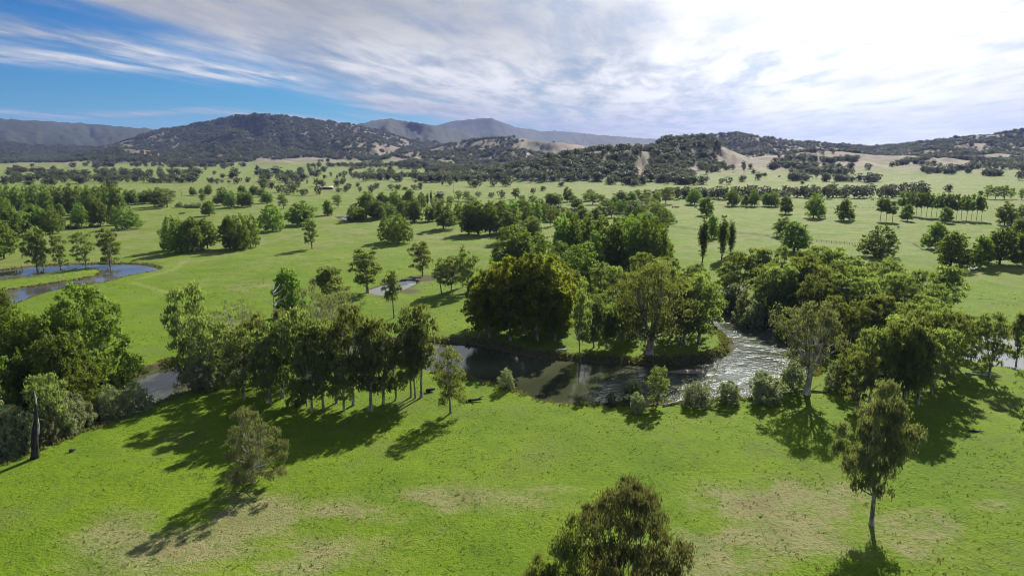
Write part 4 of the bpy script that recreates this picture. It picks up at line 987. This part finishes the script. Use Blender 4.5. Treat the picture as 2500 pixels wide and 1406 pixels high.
L_REED = leaf_mat('bank_grass', (0.050, 0.055, 0.020), (0.16, 0.15, 0.06), 0.3)
L_PALE = leaf_mat('dry_tussock', (0.12, 0.10, 0.05), (0.22, 0.19, 0.10), 0.3)
def ground_pts(n, d0, d1, seed, thr=.5, sc=9.0):
    g = np.random.RandomState(seed); a = np.radians(g.uniform(-40, 40, n)); d = np.sqrt(g.uniform(d0 * d0, d1 * d1, n))
    x, y = d * np.sin(a), d * np.cos(a)
    k = fbm(x / sc, y / sc, 3) > thr
    x, y = x[k], y[k]
    z, dn, hl, md, wt = terrain(x, y, True)
    k = wt > 1.0
    return np.stack([x[k], y[k], z[k] - .03], 1)
p_ = ground_pts(15000, 66, 175, 21, .48, 4.0); tufts('tussock_grass', p_, np.random.RandomState(1).uniform(.06, .27, len(p_)), L_TUS, 5, 'dark green grass tussocks over the near pasture', 1)
p_ = ground_pts(12000, 170, 330, 22, .52); tufts('tussock_grass', p_, np.random.RandomState(2).uniform(.15, .42, len(p_)), L_TUS, 4, 'dark green grass tussocks over the pasture beyond the river', 2)
p_ = ground_pts(6000, 66, 135, 23, .55, 5); tufts('dry_grass', p_, np.random.RandomState(3).uniform(.1, .3, len(p_)), L_PALE, 5, 'straw coloured tussocks in the worn patches', 3)
# reeds and rank grass along the river banks
bp = []
g = np.random.RandomState(9)
for nm, P, zw, bank, deep in WATERS[:2] + WATERS[5:]:
    nx_ = np.roll(P, -1, 0); L_ = np.linalg.norm(nx_ - P, axis=1)
    tg = (nx_ - P) / (L_[:, None] + 1e-9); area = 0.5 * np.sum(P[:, 0] * nx_[:, 1] - nx_[:, 0] * P[:, 1])
    nrm = np.stack([tg[:, 1], -tg[:, 0]], 1) * (1 if area > 0 else -1)
    dens_ = 13.0 if nm == 'river' else 4.0
    for i in range(len(P)):
        c = int(L_[i] * dens_ + g.rand())
        if c == 0: continue
        t = g.rand(c, 1); o_ = g.uniform(.15, 3.4 if nm == 'river' else 1.6, (c, 1))
        bp.append(P[i] + (nx_[i] - P[i]) * t + nrm[i] * o_)
bp = np.concatenate(bp); bz = terrain(bp[:, 0], bp[:, 1])
k = (fbm(bp[:, 0] / 5, bp[:, 1] / 5, 2) > .36) & (np.hypot(bp[:, 0], bp[:, 1]) < 420)
bp, bz = bp[k], bz[k]
tufts('bank_reeds', np.stack([bp[:, 0], bp[:, 1], bz - .03], 1), g.uniform(.15, .8, len(bp)) , L_REED, 5, 'rank brown-green grass and reeds along the water edges', 4)

# ------------------------------------------------------------------ stumps, dead trees and logs
def wood_obj(name, tubes, mat, loc, label, cat, group=None, sides=7, rz=0.0, parts=None):
    V_, F_ = [], []
    for path, rad in tubes: tube(path, rad, sides, V_, F_)
    Vc, Fc_ = np.concatenate(V_), np.concatenate(F_)
    me = mesh_from(name, Vc, Fc_, mat, True)
    return add(name, me, loc=loc, rz=rz, label=label, cat=cat, group=group)
def cap_tube(path, rad):
    p = [path[0]] + list(path) + [path[-1]]; r_ = [0.001] + list(rad) + [0.001]
    p = np.array(p, float); p[0] -= 0.01 * (p[2] - p[1]); p[-1] += 0.02 * (p[-2] - p[-3])
    return p, r_
x, y, z = ray_ground(84, 1118)
hS = height_for(y, 958)
st = add('tall_stump', None, loc=(x, y, z), label='tall charred dead stump with a jagged pale top on the near left bank', cat='stump')
V_, F_ = [], []
nz = 14
pth = [(0.10 * math.sin(i * .9) + 1.0 * (i / (nz - 1)) ** 1.1 * 1.2, 0.05 * i, -0.3 + (hS * .86) * i / (nz - 1)) for i in range(nz)]
tube(*cap_tube(pth, [0.75, .62, .56, .54, .52, .52, .50, .48, .44, .34, .28, .24, .20, .12]), 9, V_, F_)
add('trunk', mesh_from('stump_trunk', np.concatenate(V_), np.concatenate(F_), B_CHAR, True), st)
V_, F_ = [], []
tube(*cap_tube([(1.0, .3, hS * .36), (1.25, .3, hS * .50), (1.35, .32, hS * .60)], [.16, .14, .05]), 6, V_, F_)
tube(*cap_tube([(1.15, .6, hS * .80), (1.2, .62, hS * .9), (1.1, .65, hS * 1.0)], [.13, .1, .03]), 6, V_, F_)
add('splinter', mesh_from('stump_splinter', np.concatenate(V_), np.concatenate(F_), B_DEAD, True), st)

def dead_tree(px, py, ytop, label, seed, mat=B_DEAD, n=7, spread=.35):
    x, y, z = ray_ground(px, py); h = height_for(y, ytop) - z; r_ = random.Random(seed)
    t = add('dead_tree', None, loc=(x, y, z), label=label, cat='dead tree')
    V_, F_ = [], []
    tube(*cap_tube([(0, 0, -.3), (.1, 0, h * .3), (.0, .1, h * .6), (.15, 0, h)], [h * .028, h * .022, h * .015, h * .004]), 7, V_, F_)
    add('trunk', mesh_from('dead_trunk', np.concatenate(V_), np.concatenate(F_), mat, True), t)
    for i in range(n):
        a = r_.uniform(0, 6.28); z0 = h * r_.uniform(.2, .8); L = h * spread * r_.uniform(.5, 1.1)
        p0 = np.array([.05, .03, z0]); p2 = p0 + [math.cos(a) * L, math.sin(a) * L, L * r_.uniform(.4, .9)]; p1 = (p0 + p2) / 2 + [0, 0, -L * .15]
        V_, F_ = [], []
        tube(bez(p0, p1, p2, 5), np.linspace(h * .012, h * .003, 5), 5, V_, F_)
        add('branch', mesh_from('dead_branch', np.concatenate(V_), np.concatenate(F_), mat, True), t)
dead_tree(672, 795, 690, 'bare grey stag tree beside the dark egg-shaped broadleaf', 1)
dead_tree(1012, 790, 728, 'small bare dead tree behind the slender trio', 2, B_DARK, 6, .6)
dead_tree(443, 478, 461, 'bare dead trunk above the bushy hedge', 7, B_DARK, 6, .5)
dead_tree(558, 461, 449, 'small dead tree behind the light-green copse', 8, B_DEAD, 7, .6)
dead_tree(1816, 434, 421, 'dead tree on the bare knoll slope', 9, B_DARK, 7, .6)
dead_tree(2224, 470 + 32, 478, 'dead grey tree beside the long poplar row', 10, B_DEAD, 7, .5)
dead_tree(1490, 985, 945, 'dead twigs standing in the shallows of the near bank', 5, B_DARK, 6, .5)

def log(px, py, ln, rad, rz, label, mat, seed, group=None):
    x, y, z = ray_ground(px, py); r_ = random.Random(seed)
    V_, F_ = [], []
    tube(*cap_tube([(-ln / 2, 0, rad * .6), (-ln * .2, r_.uniform(-.2, .2), rad * .9), (ln * .2, r_.uniform(-.2, .2), rad), (ln / 2, 0, rad * 1.3)], [rad, rad * .95, rad * .7, rad * .35]), 7, V_, F_)
    for k in range(3):
        s = r_.uniform(-.2, .45) * ln; a = r_.choice([-1, 1]) * r_.uniform(.5, 1.1); L = ln * r_.uniform(.2, .4)
        tube(bez((s, 0, rad), (s + L * .5 * math.cos(a), L * .5 * math.sin(a), rad + L * .3), (s + L * math.cos(a), L * math.sin(a), rad + L * r_.uniform(.1, .5)), 5), np.linspace(rad * .5, rad * .12, 5), 5, V_, F_)
    me = mesh_from('log', np.concatenate(V_), np.concatenate(F_), mat, True)
    add('fallen_log', me, loc=(x, y, z), rz=rz, label=label, cat='log', group=group)
log(1150, 978, 4.5, .35, .1, 'charred branching log right of the slender pale-green gum', B_CHAR, 1)
log(1052, 955, 1.8, .45, .4, 'short black log between the slender trio and the pale-green gum', B_CHAR, 2)
log(1372, 858, 3.2, .4, .2, 'grey root heap on the grass of the river point', B_DEAD, 3)
log(1240, 944, 3.5, .16, .1, 'thin pale driftwood under the willow on the sand spit', B_DEAD, 4)
log(1645, 986, 5.5, .25, .5, 'pale forked driftwood on the near bank below the olive gum', B_DEAD, 5)
log(1720, 994, 5.0, .16, .1, 'thin driftwood along the near bank below the first tall willow', B_DEAD, 6)
log(1990, 958, 6.0, .25, -.2, 'dark fallen limb at the foot of the old pale-limbed gum', B_DARK, 7)
log(215, 1037, 4.5, .18, .5, 'bleached driftwood on the left bank under the willows', B_DEAD, 8)
log(330, 1008, 5.0, .14, .6, 'thin driftwood on the left bank right of the willows', B_DEAD, 9)
log(372, 975, 4.5, .10, 1.0, 'bare branch reaching from the left bank over the water', B_DARK, 10)
log(178, 1103, 0.9, .28, .3, 'small grey stump lying right of the charred stump', B_DARK, 11)
log(2382, 1058, 2.4, .16, -.2, 'dark broken log in the right pasture', B_CHAR, 12)
log(2400, 920, 7.0, .2, -.4, 'grey fallen timber under the lagoon gums', B_DEAD, 13)
log(2090, 1000 - 62, 5.0, .2, .2, 'pale fallen limb inside the right gum clump', B_DEAD, 14)
log(2350, 655, 2.5, .35, .1, 'black log at the left end of the small bright pool', B_CHAR, 15)
log(445, 522, 5, .5, .1, 'dark log lying in front of the bushy hedge', B_CHAR, 16)
# sand spit under the islet willow
def lump(name, px, py, rx, ry, rz_, mat, label, cat, seed):
    x, y, z = ray_ground(px, py); g_ = np.random.RandomState(seed)
    n = 22; V_ = [(0, 0, rz_)]; 
    for ring, (f, hgt) in enumerate(((.45, .85), (.8, .45), (1.0, -.15))):
        for i in range(n):
            a = 2 * math.pi * i / n; w_ = f * (1 + .25 * (g_.rand() - .5) + .2 * math.sin(2 * a + seed))
            V_.append((rx * w_ * math.cos(a), ry * w_ * math.sin(a), rz_ * hgt))
    me = bpy.data.meshes.new(name)
    F_ = [(0, 1 + i, 1 + (i + 1) % n) for i in range(n)]
    for r_ in range(2):
        F_ += [(1 + r_ * n + i, 1 + (r_ + 1) * n + i, 1 + (r_ + 1) * n + (i + 1) % n, 1 + r_ * n + (i + 1) % n) for i in range(n)]
    me.from_pydata(V_, [], F_); me.materials.append(mat); me.polygons.foreach_set('use_smooth', [True] * len(F_)); me.update()
    return add(name, me, loc=(x, y, ZW), kind='structure', label=label)
sm, S_ = new_mat('river_sand')
finish(sm, S_, S_.mix(S_.noise(S_.n('ShaderNodeNewGeometry').outputs['Position'], 2.0, 4, .7).s, (0.16, 0.13, 0.09), (0.36, 0.31, 0.24)), .9, .1)
lump('sand_spit', 1235, 948, 3.4, 1.5, .4, sm, 'little pale sand spit under the islet willow', 'ground', 3)
lump('sand_spit', 1690, 894, 7.0, 1.2, .25, sm, 'pale gravel edge at the tip of the river point', 'ground', 5)

# ------------------------------------------------------------------ small things of the plain: cattle, shed, power pole, fence
def ellip(V_, F_, c, r_, rot=0.0, n=8, m=6):
    base = sum(len(v_) for v_ in V_)
    P = []
    for i in range(m + 1):
        t = math.pi * i / m
        for j in range(n):
            a = 2 * math.pi * j / n
            p = np.array([r_[0] * math.cos(t), r_[1] * math.sin(t) * math.cos(a), r_[2] * math.sin(t) * math.sin(a)])
            P.append((p[0] * math.cos(rot) - p[2] * math.sin(rot) + c[0], p[1] + c[1], p[0] * math.sin(rot) + p[2] * math.cos(rot) + c[2]))
    V_.append(np.array(P))
    F_.append(np.array([(base + i * n + j, base + i * n + (j + 1) % n, base + (i + 1) * n + (j + 1) % n, base + (i + 1) * n + j) for i in range(m) for j in range(n)]))
hide_m, Hn = new_mat('black_hide'); finish(hide_m, Hn, (0.018, 0.014, 0.012), .7, .2)
def cow_mesh():
    V_, F_ = [], []
    tube([(-1.0, 0, 1.0), (-.9, 0, 1.08), (-.5, 0, 1.05), (0, 0, 1.0), (.5, 0, 1.02), (.75, 0, 1.1), (1.0, 0, 1.15), (1.25, 0, 1.0), (1.4, 0, .75), (1.62, 0, .48), (1.75, 0, .40)],
         [.04, .27, .36, .40, .38, .33, .22, .17, .14, .13, .07], 9, V_, F_)
    for sx, sy in ((.62, .2), (.62, -.2)): tube([(sx, sy, .95), (sx + .02, sy, .5), (sx - .02, sy, .0)], [.13, .07, .06], 6, V_, F_)
    for sx, sy in ((-.75, .2), (-.75, -.2)): tube([(sx, sy, 1.0), (sx + .08, sy, .72), (sx - .1, sy, .42), (sx - .05, sy, 0)], [.17, .12, .065, .06], 6, V_, F_)
    tube([(-1.0, 0, 1.2), (-1.12, 0, .9), (-1.1, 0, .5)], [.03, .025, .05], 5, V_, F_)
    for s in (-1, 1): tube([(1.42, .08 * s, .82), (1.40, .28 * s, .84)], [.05, .02], 5, V_, F_)
    return mesh_from('cow', np.concatenate(V_), np.concatenate(F_), hide_m, True)
CL2 = {0: 'first cow from the left in the file below the greyish fence-end tree', 1: 'second cow from the left in the file below the greyish fence-end tree', 2: 'third cow from the left in the file below the greyish fence-end tree', 3: 'fourth cow from the left in the file below the greyish fence-end tree',
 4: 'dark cow left of the round tree above the narrow poplars', 9: 'dark cow just below the bushy trees of the paddock fence', 10: 'dark cow under the small bushy fence tree, right of another cow',
 13: 'third cow from the left on the bare knoll slope', 14: 'first cow from the left on the bare knoll slope', 15: 'second cow from the left on the bare knoll slope'}
CL2[12] = 'rightmost cow on the bare knoll slope'
cow_me = cow_mesh(); rg = random.Random(8)
COWS = [(1642, 507), (1647, 507), (1652, 508), (1657, 507), (1698, 508), (1652, 544), (2087, 506), (2193, 557), (2014, 532), (1808, 506), (1823, 510), (2130, 490), (1795, 421), (1790, 422), (1774, 416), (1780, 417)]
COWL = {5: 'black cow grazing alone left of the narrow poplars', 6: 'black cow right of the neat oval paddock tree', 7: 'black cow just right of the broad spreading tree', 8: 'black cow beneath the two-humped paddock tree', 11: 'black cow near the belt at the back of the right paddock'}
for i, (px_, py_) in enumerate(COWS):
    x, y, z = ray_ground(px_, py_)
    add('cow', cow_me, loc=(x, y, z), rz=rg.uniform(0, 6.28), sc=(1.15,) * 3, cat='cow', group='cattle grazing the far paddocks',
        label=COWL[i] if i in COWL else CL2[i])

def box(V_, F_, x0, x1, y0, y1, z0, z1):
    b = sum(len(v_) for v_ in V_)
    V_.append(np.array([(x0, y0, z0), (x1, y0, z0), (x1, y1, z0), (x0, y1, z0), (x0, y0, z1), (x1, y0, z1), (x1, y1, z1), (x0, y1, z1)], float))
    F_.append(np.array([(0, 3, 2, 1), (4, 5, 6, 7), (0, 1, 5, 4), (1, 2, 6, 5), (2, 3, 7, 6), (3, 0, 4, 7)]) + b)
iron, In = new_mat('rusty_iron'); finish(iron, In, In.mix(In.noise(In.n('ShaderNodeTexCoord').outputs['Object'], 1.2, 4, .7).s, (0.16, 0.09, 0.06), (0.30, 0.25, 0.22)), .6, .4)
timber, Ti = new_mat('grey_timber'); finish(timber, Ti, (0.20, 0.17, 0.14), .85, .2)
def shed(px, py, L, label, rz=.1):
    x, y, z = ray_ground(px, py); s = add('farm_shed', None, loc=(x, y, z), rz=rz, label=label, cat='shed')
    V_, F_ = [], []; box(V_, F_, -L / 2, L / 2, 2.9, 3.0, 0, 2.9); box(V_, F_, -L / 2, -L / 2 + .1, -2.9, 2.898, 0, 2.6); box(V_, F_, L / 2 - .1, L / 2, -2.9, 2.898, 0, 2.6)
    add('wall', mesh_from('shed_wall', np.concatenate(V_), np.concatenate(F_), iron), s)
    V_ = [np.array([(-L / 2 - .4, -3.5, 2.62), (L / 2 + .4, -3.5, 2.62), (L / 2 + .4, 3.5, 3.25), (-L / 2 - .4, 3.5, 3.25), (-L / 2 - .4, -3.5, 2.74), (L / 2 + .4, -3.5, 2.74), (L / 2 + .4, 3.5, 3.37), (-L / 2 - .4, 3.5, 3.37)], float)]
    F_ = [np.array([(0, 3, 2, 1), (4, 5, 6, 7), (0, 1, 5, 4), (1, 2, 6, 5), (2, 3, 7, 6), (3, 0, 4, 7)])]
    add('roof', mesh_from('shed_roof', V_[0], F_[0], iron), s)
    V_, F_ = [], []; box(V_, F_, -.09, .09, -.09, .09, 0, 2.62); pm = mesh_from('shed_post', V_[0], F_[0], timber)
    for i in range(5): add('post', pm, s, loc=(-L / 2 + .3 + i * (L - .6) / 4, -2.8, 0))
shed(797, 463, 16, 'long open-fronted rusty shed on the left plain')
shed(804, 461, 9, 'shorter rusty shed behind the long one', .3)
x, y, z = ray_ground(1107, 470); h = height_for(y, 440) - z
po = add('power_pole', None, loc=(x, y, z), label='thin timber power pole on the plain above the tall full trees', cat='pole')
V_, F_ = [], []; tube(*cap_tube([(0, 0, -.5), (0, 0, h)], [.2, .13]), 8, V_, F_); add('pole', mesh_from('pole', np.concatenate(V_), np.concatenate(F_), timber, True), po)
V_, F_ = [], []; box(V_, F_, -1.2, 1.2, .14, .28, h - 1.0, h - .8); add('crossarm', mesh_from('crossarm', V_[0], F_[0], timber), po)
V_, F_ = [], []; box(V_, F_, -.06, .06, -.06, .06, 0, .25); im = mesh_from('insulator', V_[0], F_[0], B_DEAD)
for s_ in (-1.1, -.4, .4, 1.1): add('insulator', im, po, loc=(s_, .21, h - .8))

# post and wire fence at the far rim of the right paddock
def fence(pa, pb, n, label):
    xa, ya, _ = ray_ground(*pa); xb, yb, _ = ray_ground(*pb)
    f = add('wire_fence', None, loc=(xa, ya, 0), label=label, cat='fence')
    V_, F_ = [], []; box(V_, F_, -.09, .09, -.09, .09, -.4, 1.3); pm = mesh_from('fence_post', V_[0], F_[0], timber)
    pts = []
    for i in range(n):
        t = i / (n - 1); x, y = xa + (xb - xa) * t, ya + (yb - ya) * t; z = float(terrain(np.array([x]), np.array([y]))[0])
        add('post', pm, f, loc=(x - xa, y - ya, z)); pts.append((x - xa, y - ya, z))
    for hgt in (.5, .85, 1.2):
        V_, F_ = [], []; tube([(p[0], p[1] - .1, p[2] + hgt) for p in pts], [.012] * n, 3, V_, F_)
        add('wire', mesh_from('fence_wire', V_[0], F_[0], iron), f)
fence((1745, 502), (1905, 505), 30, 'post and wire fence under the bushy trees of the right paddock')
fence((300, 449), (640, 452), 60, 'post and wire fence along the pale strip above the left wood')
fence((1905, 507), (2520, 512), 70, 'post and wire fence behind the long poplar row')
fence((150, 575), (420, 556), 44, 'post and wire fence beside the left wood')
fence((1640, 555), (2120, 600), 90, 'post and wire fence crossing the right paddock behind the narrow poplars')

# ------------------------------------------------------------------ haze
hz, Hz = new_mat('haze')
vol = Hz.n('ShaderNodeVolumePrincipled'); vol.inputs['Color'].default_value = (0.36, 0.47, 0.95, 1); vol.inputs['Density'].default_value = 0.000034; vol.inputs['Anisotropy'].default_value = 0.1
oh = Hz.n('ShaderNodeOutputMaterial'); hz.node_tree.links.new(vol.outputs[0], oh.inputs['Volume'])
V_, F_ = [], []; box(V_, F_, -16200, 16200, -16200, 16200, -5, 640)
add('haze', mesh_from('haze', V_[0], F_[0], hz), kind='stuff', label='thin bluish valley haze')
print('TREES', len(TREES), 'individual', len(indiv), 'woodland', len(AP), {k: v for k, v in taken.items()}, 'maxz', gz.max())
tri = sum(len(me.polygons) * 2 for me in bpy.data.meshes); print('approx tris', tri)
